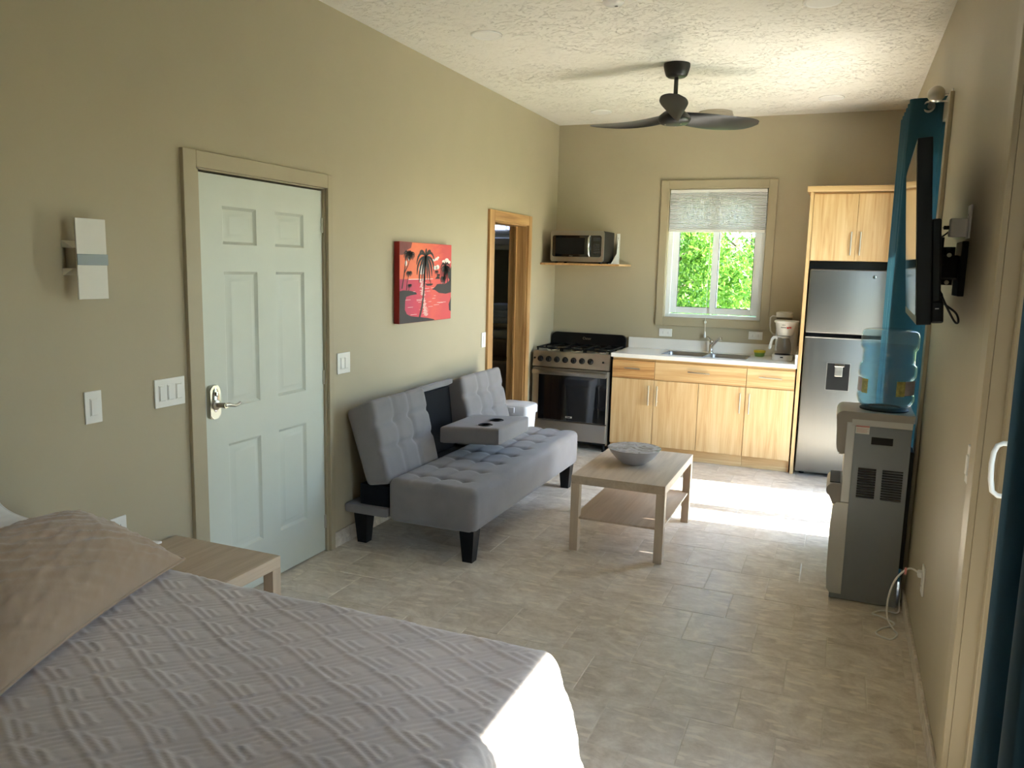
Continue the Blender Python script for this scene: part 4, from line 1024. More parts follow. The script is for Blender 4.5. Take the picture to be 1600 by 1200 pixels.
    def stroke(pts, w0, w1, x):
        n = len(pts)
        L_, R_ = [], []
        for i, (u, v) in enumerate(pts):
            a, b = pts[max(i-1, 0)], pts[min(i+1, n-1)]; du, dv = b[0]-a[0], b[1]-a[1]; l = math.hypot(du, dv) or 1; w = w0+(w1-w0)*i/(n-1)
            L_.append((u-dv/l*w, v+du/l*w)); R_.append((u+dv/l*w, v-du/l*w))
        for i in range(n-1): add(lay, [L_[i], L_[i+1], R_[i+1], R_[i]], x, 0)
    def palm(cu, cv, s, trunk, tw, n=11, droop=1.0):
        stroke(trunk, tw*1.4, tw*.7, x3_)
        k = s/.22
        for mu, mv, eu, ev in ((-.10, .075, -.175, -.09), (-.07, .085, -.12, .02), (.09, .08, .165, -.04), (.06, .09, .10, .03), (-.12, .0, -.165, -.2), (-.09, -.02, -.125, -.29), (-.05, -.05, -.075, -.27),
                               (-.02, -.08, -.035, -.31), (.02, -.08, .03, -.26), (.05, -.05, .075, -.28), (.085, -.02, .12, -.22), (.12, .01, .155, -.16), (0, .05, .01, .09)):
            pts = []
            for j in range(8):
                q = j/7; pts.append((cu+k*(2*q*(1-q)*mu*1.3+q*q*eu), cv+k*droop*(2*q*(1-q)*mv*1.3+q*q*ev)))
            n = len(pts); L_, R_ = [], []
            for i, (u, v) in enumerate(pts):
                p0, p1 = pts[max(i-1, 0)], pts[min(i+1, n-1)]; du, dv = p1[0]-p0[0], p1[1]-p0[1]; l = math.hypot(du, dv) or 1
                w = k*.0165*(math.sin(math.pi*min(1, (i+.6)/n))**.7)
                L_.append((u-dv/l*w, v+du/l*w)); R_.append((u+dv/l*w, v-du/l*w))
            for i in range(n-1): add(lay, [L_[i], L_[i+1], R_[i+1], R_[i]], x3_, 0)
    palm(.475, .83, .22, [(.36, .055), (.41, .2), (.44, .38), (.455, .55), (.46, .7), (.475, .83)], .012, 13, 1.15)
    palm(.15, .87, .10, [(.04, .43), (.08, .6), (.1, .75), (.12, .87)], .006, 9, .7)
    palm(.2, .86, .09, [(.08, .62), (.15, .72), (.2, .86)], .005, 9, .7)
    palm(.17, .63, .07, [(.12, .41), (.13, .5), (.17, .63)], .005, 9, .6)
    palm(.18, .475, .05, [(.16, .4), (.18, .475)], .004, 7, .6)
    palm(.87, .72, .13, [(.85, .48), (.86, .6), (.87, .72)], .008, 11, 1.0)
    palm(.9, .68, .10, [(.92, .48), (.91, .6), (.9, .68)], .007, 9, 1.0); palm(.83, .56, .08, [(.82, .46), (.83, .56)], .006, 9, .7)
    palm(.69, .645, .05, [(.71, .56), (.69, .645)], .004, 8, .6); palm(.73, .6, .045, [(.72, .55), (.73, .6)], .004, 8, .6)
    bmesh.ops.recalc_face_normals(lay, faces=lay.faces)
    obj('painted_palms', lay, [dark, white, brown], t, fix=False)
build_painting()

def build_sconce():
    t = thing('wall_sconce', 'tall white rectangular wall sconce with a grey glass band', 'wall lamp', (0, 2.146, 1.65))
    M['band'] = paint('blue_grey_glass_band', (158, 168, 170), .25); M['shade'] = paint('frosted_white_glass', (226, 222, 212), .3, var=.01)
    obj('mount_box', Box(.0005, .05, 2.10, 2.19, 1.615, 1.69, bev=.003), 'nickel', t)
    hexa_p = lambda z0, z1, a, b: hexa(bm_new(), [(.001, 2.085, z0), (a, 2.085, z0), (a, 2.205, z0), (.001, 2.205, z0), (.001, 2.085, z1), (b, 2.085, z1), (b, 2.205, z1), (.001, 2.205, z1)])
    obj('reflector_wing', hexa_p(1.69, 1.716, .058, .004), 'shade', t); obj('reflector_wing', hexa_p(1.589, 1.615, .004, .058), 'shade', t)
    g = obj('glass_shade', Box(.074, .082, 2.083, 2.21, 1.503, 1.797, bev=.002), 'shade', t)
    obj('glass_band', Box(.082, .086, 2.081, 2.212, 1.628, 1.668, bev=.001, seg=1), 'band', g)
    obj('arm', Box(.048, .075, 2.13, 2.165, 1.635, 1.67), 'nickel', t)
build_sconce()

def build_fan():
    cx, cy = 1.515, 5.493
    t = thing('ceiling_fan', 'charcoal ceiling fan with three sculpted blades over the living area', 'ceiling fan', (cx, cy, 2.6))
    obj('canopy', lathe(bm_new(), (cx, cy, 0), [(.086, H-.001), (.086, H-.02), (.08, H-.045), (.07, H-.075), (.058, H-.085), (.014, H-.088)], 32), 'fan', t, smooth=45)
    obj('down_rod', tube(bm_new(), [(cx, cy, H-.08), (cx, cy, 2.70)], .014, 14), 'fan', t, smooth=60)
    hub = obj('motor_hub', lathe(bm_new(), (cx, cy, 0), [(.012, 2.755), (.035, 2.745), (.05, 2.715), (.075, 2.70), (.105, 2.675), (.11, 2.655), (.1, 2.637), (.085, 2.625), (.05, 2.62), (.001, 2.62)], 36), 'fan', t, smooth=45)
    for k in range(3):
        a = math.radians(90+120*k); obj('screw', lathe(bm_new(), (cx+.06*math.cos(a), cy+.06*math.sin(a), 2.617), [(.006, 0), (.006, .006)], 10), 'nickel', hub)
    # one blade: lofted, narrow at the root, broad and pitched, rounded tip
    def blade(ang):
        bm = bm_new(); rings = []; N = 26; K = 14
        ca, sa = math.cos(ang), math.sin(ang)
        for i in range(N+1):
            s = i/N; r = .045+s*.625
            ch = .046+.04*math.sin(min(1, s*1.3)*math.pi*.5)
            if s > .78: ch *= math.sqrt(max(.0, 1-((s-.78)/.22)**2))
            ch = max(ch, .004)
            sweep = -.03*math.sin(s*math.pi)+.035*s
            pitch = -math.radians(34*(1-s)**1.5+15)
            zc = 2.668-.012*math.sin(s*math.pi)+.012*s*s
            th = .022*(1-s)+.007
            if s > .9: th *= max(.25, 1-(s-.9)*7)
            ring = []
            for k in range(K):
                q = 2*math.pi*k/K; u = math.cos(q)*ch; w = math.sin(q)*th*.5
                uu = u*math.cos(pitch)-w*math.sin(pitch); ww = u*math.sin(pitch)+w*math.cos(pitch)
                uu += sweep
                ring.append(bm.verts.new((cx+r*ca-uu*sa, cy+r*sa+uu*ca, zc+ww)))
            rings.append(ring)
        for a, b in zip(rings, rings[1:]):
            for k in range(K): bm.faces.new((a[k], a[(k+1) % K], b[(k+1) % K], b[k]))
        bm.faces.new(rings[0][::-1]); bm.faces.new(rings[-1]); return bm
    for d in (-80, 40, 160): obj('blade', blade(math.radians(d)), 'fan', t, smooth=70)
build_fan()

def build_ceiling_lights():
    M['lens'] = paint('frosted_lens', (230, 228, 222), .5, var=.01)
    for x, y, lab in ((.584, 4.494, 'round recessed ceiling light above the sofa, nearest the white door'), (.58, 6.92, 'round recessed ceiling light near the microwave corner'),
                      (2.445, 6.85, 'round recessed ceiling light in front of the refrigerator'), (2.44, 4.47, 'round recessed ceiling light at the top edge, near the right wall')):
        t = thing('recessed_light', lab, 'ceiling light', (x, y, H-.006), 'recessed ceiling lights')
        obj('trim_ring', lathe(bm_new(), (x, y, H), [(.094, -.0005), (.094, -.005), (.088, -.009), (.08, -.006)], 40, caps=False), 'white', t, smooth=50)
        obj('lens', lathe(bm_new(), (x, y, H), [(.082, -.001), (.082, -.006), (.001, -.0065)], 40), 'lens', t, smooth=50)
    t = thing('flush_ceiling_light', 'round flush ceiling light with steel rim above the kitchen window', 'ceiling light', (1.516, 7.2, H-.07))
    c = (1.516, 7.2, H)
    obj('rim', lathe(bm_new(), c, [(.14, -.001), (.14, -.02), (.148, -.024), (.148, -.05), (.14, -.052), (.138, -.03)], 40, caps=False), 'nickel', t, smooth=40)
    obj('diffuser', lathe(bm_new(), c, [(.136, -.001), (.136, -.05), (.12, -.06), (.06, -.068), (.001, -.07)], 40), 'lens', t, smooth=50)
    t = thing('smoke_detector', 'round white smoke detector on the ceiling at the top edge', 'smoke detector', (1.466, 4.1, H-.035))
    c = (1.466, 4.1, H)
    obj('base', lathe(bm_new(), c, [(.06, -.0005), (.06, -.012), (.055, -.014)], 32), 'white', t, smooth=40)
    b = obj('cover', lathe(bm_new(), c, [(.054, -.013), (.054, -.026), (.045, -.034), (.001, -.036)], 32), 'white', t, smooth=40)
    obj('test_button', lathe(bm_new(), (1.475, 4.12, H-.035), [(.008, .0), (.008, -.003), (.001, -.0032)], 16), 'grey_print', b)
build_ceiling_lights()

def smooth_path(pts, n=6):
    pts = [Vector(p) for p in pts]; out = []
    for i in range(len(pts)-1):
        p0, p1, p2, p3 = pts[max(i-1, 0)], pts[i], pts[i+1], pts[min(i+2, len(pts)-1)]
        for k in range(n):
            s = k/n; out.append(.5*((2*p1)+(p2-p0)*s+(2*p0-5*p1+4*p2-p3)*s*s+(3*p1-p0-3*p2+p3)*s**3))
    out.append(pts[-1]); return out

def build_tv():
    o = Vector((2.876, 2.9, 1.502)); e1 = Vector((.029, .96, 0)).normalized(); e2 = Vector((-.047, 0, .592)).normalized()
    e3 = e1.cross(e2).normalized(); WD, HT = .965, .594
    mt = Matrix((e1, e2, e3)).transposed().to_4x4(); mt.translation = o
    def tr(bm): bmesh.ops.transform(bm, matrix=mt, verts=bm.verts); return bm
    t = thing('television', 'black flat screen television tilted down on the right wall', 'television', tuple(o))
    M['screen'] = paint('dark_glass_screen', (9, 9, 11), .07, var=.02)
    obj('bezel', tr(box(bm_new(), 0, WD, 0, HT, 0, .044, bev=.003)), 'black', t)
    obj('screen', tr(box(bm_new(), .016, WD-.016, .03, HT-.016, -.0012, .001)), 'screen', t)
    obj('back_housing', tr(box(bm_new(), .012, WD-.012, .02, HT*.57, .043, .072, bev=.006)), 'black', t)
    b = obj('bottom_housing', tr(box(bm_new(), .006, WD-.006, .004, .075, .043, .08, bev=.006)), 'black', t)
    obj('side_button', tr(box(bm_new(), -.0015, .004, .05, .053, .055, .066)), 'nickel', b)
    m = thing('television_mount', 'black metal swivel mount holding the television on the right wall', 'wall mount', (W, 3.42, 1.68))
    obj('wall_plate', Box(W-.022, W-.0005, 3.33, 3.5, 1.59, 1.79, bev=.003), 'black', m)
    obj('arm', Box(2.965, W-.02, 3.37, 3.43, 1.65, 1.74, bev=.008), 'black', m)
    obj('pivot', tube(bm_new(), [(3.0, 3.40, 1.63), (3.0, 3.40, 1.77)], .022, 16), 'black', m, smooth=50)
    obj('screen_plate', Box(2.955, 2.968, 3.25, 3.53, 1.60, 1.80, bev=.003), 'black', m)
    for z in (1.64, 1.74): obj('bolt', lathe(bm_new(), (3.0, 3.372, z), [(.008, 0), (.008, -.008), (.001, -.009)], 8, 'y'), 'nickel', m)
    a = thing('power_adapter', 'white plug adapter in the outlet above the television mount', 'adapter', (W-.01, 3.36, 1.845))
    obj('body', Box(W-.066, W-.0095, 3.335, 3.385, 1.806, 1.872, bev=.004), 'white', a)
    obj('usb_plug', Box(W-.085, W-.067, 3.348, 3.37, 1.832, 1.846, bev=.002), 'black', a)
    c = tube(bm_new(), smooth_path([(W-.085, 3.36, 1.839), (3.0, 3.4, 1.835), (2.965, 3.36, 1.80), (2.952, 3.34, 1.77)]), .003, 8)
    tag(obj('power_cable', c, 'black', loc=(3.0, 3.36, 1.8), smooth=60), 'thin black cable from the white adapter to the television', 'cable')
    c = tube(bm_new(), smooth_path([(2.96, 3.2, 1.62), (2.99, 3.22, 1.56), (3.03, 3.28, 1.50), (3.045, 3.31, 1.50), (3.035, 3.32, 1.53), (2.99, 3.3, 1.565), (2.96, 3.28, 1.60)]), .004, 8)
    tag(obj('signal_cable', c, 'black', loc=(3.0, 3.25, 1.55), smooth=60), 'black cable looping below the television mount', 'cable')
    c = tube(bm_new(), smooth_path([(2.955, 3.25, 1.545), (2.975, 3.24, 1.575), (2.975, 3.25, 1.60), (2.955, 3.26, 1.605)]), .004, 8)
    tag(obj('signal_cable', c, 'black', loc=(2.96, 3.25, 1.55), smooth=60), 'short black cable loop hugging the lower back of the television', 'cable')
build_tv()

def build_cooler():
    y0, y1 = 4.262, 4.572; xb = 3.02
    M['cool_dark'] = paint('dark_grey_panel', (130, 136, 140), .3, metal=.2, var=.02)
    M['cool_light'] = paint('silver_grey_plastic', (196, 196, 192), .3, metal=.3, var=.02)
    M['cool_top'] = paint('grey_taupe_top', (158, 152, 144), .4, var=.02)
    t = thing('water_dispenser', 'grey floor standing water dispenser against the right wall', 'water dispenser', (2.86, 4.417, 0))
    obj('body', Box(2.77, xb-.012, y0+.004, y1-.004, .03, .93, bev=.003), 'black', t)
    s = obj('side_panel', Box(2.756, xb-.008, y0, y0+.006, .03, .916, bev=.001, seg=1), 'cool_dark', t)
    obj('side_panel', Box(2.756, xb-.008, y1-.006, y1, .03, .916, bev=.001, seg=1), 'cool_dark', t)
    obj('upper_band', Box(2.74, xb-.006, y0-.001, y1+.001, .916, .95, bev=.002), 'cool_light', t)
    pts = [(xb, .948), (xb, .985), (2.70, .985)]+[(2.70+.035*math.cos(a), .95+.035*math.sin(a)) for a in np.linspace(math.pi*.55, math.pi, 6)]+[(2.665, .948)]
    obj('top_cap', prism(bm_new(), pts, 'y', y0-.004, y1+.004), 'cool_top', t, smooth=40)
    pts = [(2.668, .948), (2.756, .948), (2.756, .77), (2.70, .765), (2.684, .775), (2.676, .8)]
    hd = obj('tap_head', prism(bm_new(), pts, 'y', y0+.002, y1-.002), 'cool_top', t)
    obj('front_edge', Box(2.716, 2.757, y0, y1, .515, .93, bev=.003), 'cool_light', t)
    for y in (4.33, 4.417, 4.504): obj('tap', tube(bm_new(), [(2.70, y, .768), (2.70, y, .75)], .009, 12), 'cool_light', hd, smooth=60)
    # drip tray
    pts = [(2.757, .50), (2.757, .607), (2.69, .607)]+[(2.685+.04*math.cos(a), .57+.037*math.sin(a)) for a in np.linspace(math.pi*.55, math.pi*1.3, 8)]+[(2.68, .50)]
    tr_ = obj('drip_tray', prism(bm_new(), pts, 'y', y0+.006, y1-.006), 'cool_top', t, smooth=40)
    obj('tray_grille', Box(2.66, 2.71, y0+.03, y1-.03, .606, .61), 'black', tr_)
    # bowed lower door
    pts = [(2.757, .03), (2.757, .512), (2.70, .512), (2.682, .49), (2.677, .38), (2.678, .15), (2.684, .05), (2.70, .03)]
    d = obj('lower_door', prism(bm_new(), pts, 'y', y0+.001, y1-.001), 'cool_light', t, smooth=30)
    obj('plinth', Box(2.70, xb-.004, y0+.002, y1-.002, .002, .032, bev=.004), 'cool_dark', t)
    # louvres
    for a, b in ((2.786, 2.869), (2.897, 2.99)):
        bm = bm_new(); box(bm, a, b, y0-.0006, y0+.002, .548, .704); v = obj('vent', bm, 'black', s)
        n = 12; st = (.704-.548)/n
        for k in range(n):
            z = .548+k*st; q = prism(bm_new(), [(y0-.0008, z), (y0-.0055, z+st*.3), (y0-.0008, z+st*.5)], 'x', a, b)
            obj('louvre', q, 'cool_dark', v)
    obj('grip_shade', Box(2.834, 2.932, y0-.0006, y0+.002, .827, .865, bev=.0005, seg=1), 'black', s)  # flat black patch in place of the shade inside the hand grip
    obj('grip_lip', Box(2.832, 2.934, y0-.003, y0, .823, .828), 'cool_dark', s)
    st = obj('warning_sticker', Box(2.758, 2.822, y0-.0005, y0+.0005, .876, .922), 'white', s)
    M['pink'] = paint('pink_print', (214, 140, 134), .5)
    obj('sticker_band', Box(2.759, 2.821, y0-.0008, y0, .91, .9215), 'pink', st)
    for k in range(4): obj('print_line', Box(2.763, 2.816-.006*(k % 2), y0-.0008, y0, .902-.006*k, .9035-.006*k), 'pink', st)
    obj('condenser', Box(xb-.012, xb+.012, y0+.03, y1-.03, .2, .8, bev=.002), 'black', t)
    # bottle
    cx, cy = 2.885, 4.417
    b = thing('water_bottle', 'large blue water bottle upside down on the dispenser', 'water bottle', (cx, cy, .985))
    M['bottle'] = clear('blue_bottle_plastic', (.72, .88, .94), .05, diffuse=.1)
    M['water'] = clear('bottle_water', (.74, .90, .96), .03, ior=1.2)
    prof = [(.06, .987), (.09, .992), (.115, 1.008), (.127, 1.025), (.128, 1.031), (.133, 1.04), (.134, 1.06), (.127, 1.072), (.1225, 1.08), (.1225, 1.148), (.131, 1.156), (.134, 1.165), (.134, 1.205), (.131, 1.214), (.1225, 1.222), (.1225, 1.288), (.131, 1.298), (.134, 1.308), (.134, 1.355), (.128, 1.38), (.115, 1.392), (.09, 1.396), (.001, 1.394)]
    bm = lathe(bm_new(), (cx, cy, 0), prof, 56)
    for v in bm.verts:      # pressed panels between the hoops
        if 1.085 < v.co.z < 1.145 or 1.225 < v.co.z < 1.285:
            a = math.atan2(v.co.y-cy, v.co.x-cx); k = .97+.03*abs(math.sin(a*3)); v.co.x = cx+(v.co.x-cx)*k; v.co.y = cy+(v.co.y-cy)*k
    obj('shell', bm, 'bottle', b, smooth=50)
    wp = [(max(.001, r-.006), z+.004) for r, z in prof if z < 1.312]+[(.001, 1.312)]
    obj('water', lathe(bm_new(), (cx, cy, 0), wp, 48), 'water', b, smooth=50)
    obj('collar', lathe(bm_new(), (cx, cy, .9855), [(.115, 0), (.115, .006), (.1, .013), (.075, .015)], 40, caps=False), 'black', b, smooth=40)
    M['lab_y'] = paint('yellow_label', (176, 174, 110), .5, var=.3, nscale=60); M['lab_p'] = paint('mauve_label', (176, 168, 178), .5, var=.1, nscale=40)
    def patch(a0, a1, z0, z1, r, m):
        bm = bm_new(); n = 10; g = []
        for k in range(n+1):
            a = math.radians(a0+(a1-a0)*k/n); g.append([bm.verts.new((cx+math.cos(a)*r, cy+math.sin(a)*r, z)) for z in (z0, z1)])
        for p, q in zip(g, g[1:]): bm.faces.new((p[0], q[0], q[1], p[1]))
        return obj('paper_label', bm, m, b, smooth=60)
    # the camera looks along about +y: the two labels show at either side
    patch(-182, -150, 1.078, 1.148, .1315, 'lab_p'); patch(-150, -132, 1.074, 1.146, .1315, 'lab_y')
    patch(-72, -52, 1.070, 1.145, .1315, 'lab_y'); patch(-52, -12, 1.074, 1.146, .1315, 'lab_p')
    c = tube(bm_new(), smooth_path([(3.038, 3.625, .42), (3.0, 3.66, .423), (2.958, 3.72, .345), (2.942, 3.80, .22), (2.955, 3.9, .09), (2.99, 3.97, .012), (3.005, 3.93, .0055), (2.97, 3.86, .0055), (2.915, 3.9, .0055), (2.94, 3.97, .0055), (3.0, 4.05, .0055), (2.95, 4.11, .0055), (2.905, 4.14, .0055), (2.96, 4.2, .0055), (3.02, 4.2, .006), (3.032, 4.3, .03), (3.035, 4.4, .12)], 8), .0042, 8)
    p = thing('appliance_lead', 'white power cord looping from the low outlet to the floor', 'cord', (2.97, 3.9, 0))
    obj('cord', c, 'white', p, smooth=60); obj('plug', Box(3.03, W-.0085, 3.605, 3.64, .407, .433, bev=.004), 'white', p)
    obj('paper_tag', Box(2.984, 2.992, 3.655, 3.668, .396, .424), 'pink', p)
build_cooler()

def build_curtains():
    def cloth(path, z0, z1, name, m, parent, flare=0):
        bm = bm_new(); N = 22; rows = []
        for k in range(N+1):
            s = k/N; z = z0+(z1-z0)*s; row = []
            for i, (x, y) in enumerate(path):
                w = 0 if i < 4 else .006*math.sin(3.1*s+i*.05)+.004*math.sin(7*s+i*.11)
                row.append(bm.verts.new((x+w*(1-s), y+flare*(1-s)*(i/len(path)-.3)+w*.7*(1-s), z)))
            rows.append(row)
        for a, b in zip(rows, rows[1:]):
            for i in range(len(path)-1): bm.faces.new((a[i], a[i+1], b[i+1], b[i]))
        r = bmesh.ops.solidify(bm, geom=list(bm.faces), thickness=.0018)
        return obj(name, bm, m, parent, smooth=60)
    def ring(c, nrm, R, r, parent):
        u, v = frame_from(nrm); bm = bm_new(); n = 28; k2 = 8; rows = []
        for i in range(n):
            a = 2*math.pi*i/n; d = u*math.cos(a)+v*math.sin(a)
            rows.append([bm.verts.new(Vector(c)+d*(R+r*math.cos(2*math.pi*j/k2))+Vector(nrm).normalized()*r*.6*math.sin(2*math.pi*j/k2)) for j in range(k2)])
        for i in range(n):
            for j in range(k2): bm.faces.new((rows[i][j], rows[(i+1) % n][j], rows[(i+1) % n][(j+1) % k2], rows[i][(j+1) % k2]))
        return obj('grommet', bm, 'nickel', parent, smooth=60)
    def fold_path(y0, step, n, xm, amp, start=0, res=14, grow=0):
        out = []
        for i in range(n*res+1):
            s = i/res; c = math.cos(math.pi*(s+start)); am = amp+grow*i/(n*res); out.append((xm-(am-amp)*.6+am*math.copysign(abs(c)**.8, c), y0+step*s+.012*math.sin(2*math.pi*s)))
        return out
    def rod(label, y0, y1, z, x, fin):
        t = thing('curtain_rod', label, 'curtain rod', (x, (y0+y1)/2, z))
        obj('pole', tube(bm_new(), [(x, y0, z), (x, y1, z)], .0125, 16), 'nickel', t, smooth=60)
        for ye, s in ((y0, -1), (y1, 1)):
            if s == fin or fin == 0: obj('finial', lathe(bm_new(), (x, ye+s*.035, z), [(max(.001, .038*math.sin(a)), .038*math.cos(a)) for a in np.linspace(0.03, math.pi-.03, 18)], 28), 'nickel', t, smooth=80)
        for yb in (y0+.06, y1-.06):
            br = bm_new(); tube(br, [(x, yb, z-.014), (W-.003, yb, z-.016)], .004, 8); tube(br, [(x+.01, yb, z+.013), (W-.003, yb, z+.02)], .003, 8); box(br, W-.004, W-.0005, yb-.012, yb+.012, z-.035, z+.04)
            obj('bracket', br, 'nickel', t)
        return t
    zr = 2.505
    rod('brushed metal curtain rod with round finial above the television', 4.375, 6.62, zr, 2.978, 0)
    c = thing('teal_curtain', 'bright teal curtain gathered beside the water dispenser', 'curtain', (2.97, 4.9, 0))
    cloth([(3.072, 4.602), (3.06, 4.604)]+fold_path(4.61, .058, 12, 2.962, .076, grow=.006), .02, 2.548, 'cloth', 'teal', c)
    for k in range(12): ring((2.972, 4.61+.058*(k+.5), zr), (.15, 1, 0), .024, .006, c)
    rod('brushed metal curtain rod over the near sliding door', .2, 2.62, zr, 2.978, 0)
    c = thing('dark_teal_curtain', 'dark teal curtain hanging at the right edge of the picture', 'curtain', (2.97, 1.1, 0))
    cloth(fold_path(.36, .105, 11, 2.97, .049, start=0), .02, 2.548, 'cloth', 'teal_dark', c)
    for k in range(11): ring((2.972, .40+.105*(k+.5), zr), (.15, 1, 0), .024, .006, c)
build_curtains()

# ================================================================== BED
def pillow(name, label, cat, A, B, C, D, th, m, wrinkle=.0, seed=1, n=46, group=None, piping=True, sag=0):
    """cushion between four corners A-B (far edge) and C-D (near edge), bulging along the normal"""
    A, B, C, D = (np.array(v, float) for v in (A, B, C, D)); r = np.random.default_rng(seed)
    nrm = np.cross(C-A, B-A); nrm /= np.linalg.norm(nrm)
    if nrm[2] < 0: nrm = -nrm
    ph = r.uniform(0, 6.28, 14); fr = r.uniform(6, 34, (14, 2))*np.sign(r.normal(size=(14, 2)))
    def mid(u, v):
        # edges pull in a little between the corners
        pu = u+.035*(u-.5)*-2*(4*v*(1-v)); pv = v+.04*(v-.5)*-2*(4*u*(1-u))
        return (A*(1-pu)+B*pu)*(1-pv)+(C*(1-pu)+D*pu)*pv
    bm = bm_new(); g = [[None]*(n+1) for _ in range(n+1)]; h = [[None]*(n+1) for _ in range(n+1)]
    for i in range(n+1):
        for j in range(n+1):
            u = .5-.5*math.cos(math.pi*i/n); v = .5-.5*math.cos(math.pi*j/n)
            p = mid(u, v); f = (max(0, 1-abs(2*u-1)**2.6)*max(0, 1-abs(2*v-1)**2.6))**.62
            w = sum((1-abs(math.sin(fr[k, 0]*u+fr[k, 1]*v+ph[k]+1.3*math.sin(5*u+k)+1.1*math.sin(4*v+2*k))))**(3 if k > 5 else 1.5) for k in range(14))/5-.6
            edge = i in (0, n) or j in (0, n)
            wv = wrinkle*w*min(1, f*2)
            g[i][j] = bm.verts.new(tuple(p+nrm*(th*f+wv)))
            h[i][j] = g[i][j] if edge else bm.verts.new(tuple(p-nrm*(th*.55*f)))
    for i in range(n):
        for j in range(n):
            bm.faces.new((g[i][j], g[i+1][j], g[i+1][j+1], g[i][j+1])); bm.faces.new((h[i][j], h[i][j+1], h[i+1][j+1], h[i+1][j]))
    c = (A+B+C+D)/4
    t = thing(name, label, cat, (float(c[0]), float(c[1]), float(min(A[2], B[2], C[2], D[2]))), group)
    edge = [tuple(g[i][0].co) for i in range(n+1)]+[tuple(g[n][j].co) for j in range(1, n+1)]+[tuple(g[i][n].co) for i in range(n-1, -1, -1)]+[tuple(g[0][j].co) for j in range(n-1, -1, -1)]
    obj('cover', bm, m, t, smooth=180)
    if piping: obj('seam', tube(bm_new(), edge, .005, 8, caps=False), m, t, smooth=60)
    return t

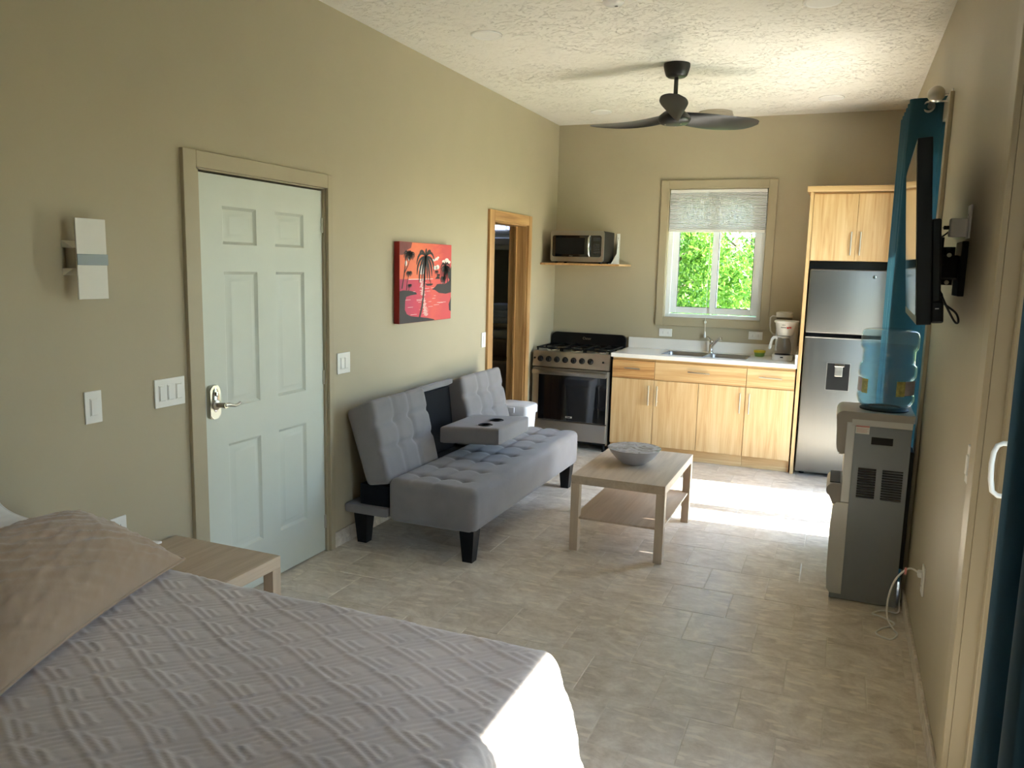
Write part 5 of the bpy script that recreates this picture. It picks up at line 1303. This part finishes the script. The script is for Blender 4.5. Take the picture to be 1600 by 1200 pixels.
def build_bed():
    t = thing('bed', 'bed under a beige quilted spread in the lower left corner', 'bed', (1.05, 1.2, 0))
    xa, xb, ya, yb, zt = .03, 2.0, .46, 1.925, .632
    R = .065
    obj('mattress', Box(xa, xb, ya+.02, yb-.0, .33, .6, bev=.05, seg=3), 'linen', t)
    obj('box_base', Box(xa, xb-.02, ya+.03, yb-.02, .08, .33, bev=.01), 'oak_x', t)
    for x in (.12, 1.85):
        for y in (.55, 1.83): obj('leg', Box(x-.03, x+.03, y-.03, y+.03, .0005, .08), 'oak_z', t)
    # spread: dense sheet over the top, dropping at the foot and both sides, with pressed quilting
    st = .0062; drop = .54
    us = np.arange(.02, xb+drop, st); vs = np.arange(ya-drop, yb+drop, st)
    Ug, Vg = np.meshgrid(us, vs, indexing='ij')
    x1, y0, y1 = xb-R*.6, ya+R*.6, yb-R*.6
    du = np.maximum(0, Ug-x1); dv = np.where(Vg > y1, Vg-y1, np.where(Vg < y0, Vg-y0, 0.0))
    d = np.sqrt(du**2+dv**2); ds = np.maximum(d, 1e-9)
    ang = np.radians(87-10*np.clip(du/ds, 0, 1)**2); arc = R*ang
    th = np.minimum(d, arc)/R; ext = np.maximum(0, d-arc)
    out = R*np.sin(th)+ext*np.cos(ang); dn = R*(1-np.cos(th))+ext*np.sin(ang)
    # soft fluting of the hanging cloth, mostly at the corners
    phi = np.arctan2(np.abs(dv), np.maximum(du, 1e-9))
    corner = np.exp(-((phi-math.pi/4)/.35)**2)*(du > 1e-6)*(np.abs(dv) > 1e-6)
    out = out+np.clip(ext, 0, 1)*(.16*corner)
    out = out+.012*np.clip(ext*5, 0, 1)*np.sin((Vg*1.0+Ug*.8)*14)*np.clip(du/ds, 0, 1)
    X = np.minimum(Ug, x1)+out*du/ds; Y = np.clip(Vg, y0, y1)+out*dv/ds; Z = zt-dn
    sag = .006*np.sin(Ug*3.1+1)*np.sin(Vg*4.3)+.004*np.sin(Ug*7.7+Vg*5.1)
    Z = Z+sag*np.exp(-d*20)
    # quilting: parallelogram cells with nested angular ridges
    ea = np.array([math.cos(math.radians(-25)), math.sin(math.radians(-25))])*.129
    eb = np.array([math.cos(math.radians(48)), math.sin(math.radians(48))])*.112
    Mi = np.linalg.inv(np.stack([ea, eb], 1))
    wu = Ug+.004*np.sin(Vg*19)+.003*np.sin(Ug*23+Vg*11); wv = Vg+.004*np.sin(Ug*17+1)
    s = Mi[0, 0]*wu+Mi[0, 1]*wv; tt = Mi[1, 0]*wu+Mi[1, 1]*wv
    fs = s-np.floor(s); ft = tt-np.floor(tt)
    mloc = np.minimum(fs*1.0, ft)                    # nested angles round the far corner
    thick = ft < fs                                  # ridges along one way are plumper
    nr = np.where(thick, 3.0, 4.0)/.62
    q = mloc*nr; rid = np.abs(np.sin(math.pi*q))**.55
    amp = np.where(thick, .006, .003)
    flat = mloc > .62
    hgt = np.where(flat, .0035, amp*rid)
    # normals of the smooth sheet
    Pm = np.stack([X, Y, Z], -1); gu = np.gradient(Pm, axis=0); gv = np.gradient(Pm, axis=1)
    Nn = np.cross(gu, gv); Nn /= np.linalg.norm(Nn, axis=-1, keepdims=True)+1e-12
    Pm = Pm+Nn*hgt[..., None]
    keep = d < drop
    Pm[..., 2] = np.maximum(Pm[..., 2], .02)
    nu, nv = X.shape; idx = np.arange(nu*nv).reshape(nu, nv)
    k4 = keep[:-1, :-1] & keep[1:, :-1] & keep[1:, 1:] & keep[:-1, 1:]
    # leave out what hangs on the far side of the bed from the camera's reach below the mattress side
    F = np.stack([idx[:-1, :-1], idx[1:, :-1], idx[1:, 1:], idx[:-1, 1:]], -1)[k4]
    used = np.unique(F); remap = -np.ones(nu*nv, int); remap[used] = np.arange(len(used))
    Vv = Pm.reshape(-1, 3)[used]-np.array([1.05, 1.2, 0]); F = remap[F]
    me = bpy.data.meshes.new('quilted_spread')
    me.vertices.add(len(Vv)); me.vertices.foreach_set('co', Vv.astype(np.float32).ravel())
    me.loops.add(F.size); me.loops.foreach_set('vertex_index', F.astype(np.int32).ravel())
    me.polygons.add(len(F)); me.polygons.foreach_set('loop_start', np.arange(0, F.size, 4, dtype=np.int32))
    me.update(calc_edges=True); me.validate(); me.shade_smooth(); me.materials.append(M['quilt'])
    o = bpy.data.objects.new('quilted_spread', me); COL.objects.link(o); o.parent = t
    pillow('white_pillow', 'white pillow lying flat under the tan pillow with one corner showing', 'pillow', (.06, 1.93, .675), (.06, 1.2, .675), (.53, 1.985, .685), (.5, 1.2, .675), .045, 'linen', .006, 4)
    pillow('white_pillow', 'white pillow behind the tan pillow at the left edge', 'pillow', (.06, 1.74, .84), (.06, .95, .84), (.30, 1.72, .80), (.36, .95, .78), .05, 'linen', .006, 5)
    pillow('tan_pillow', 'large tan quilted pillow propped at the head of the bed', 'pillow', (.30, 1.86, .80), (.42, .98, .84), (.67, 1.95, .66), (.95, 1.10, .665), .13, 'sham', .011, 9, n=110)
build_bed()
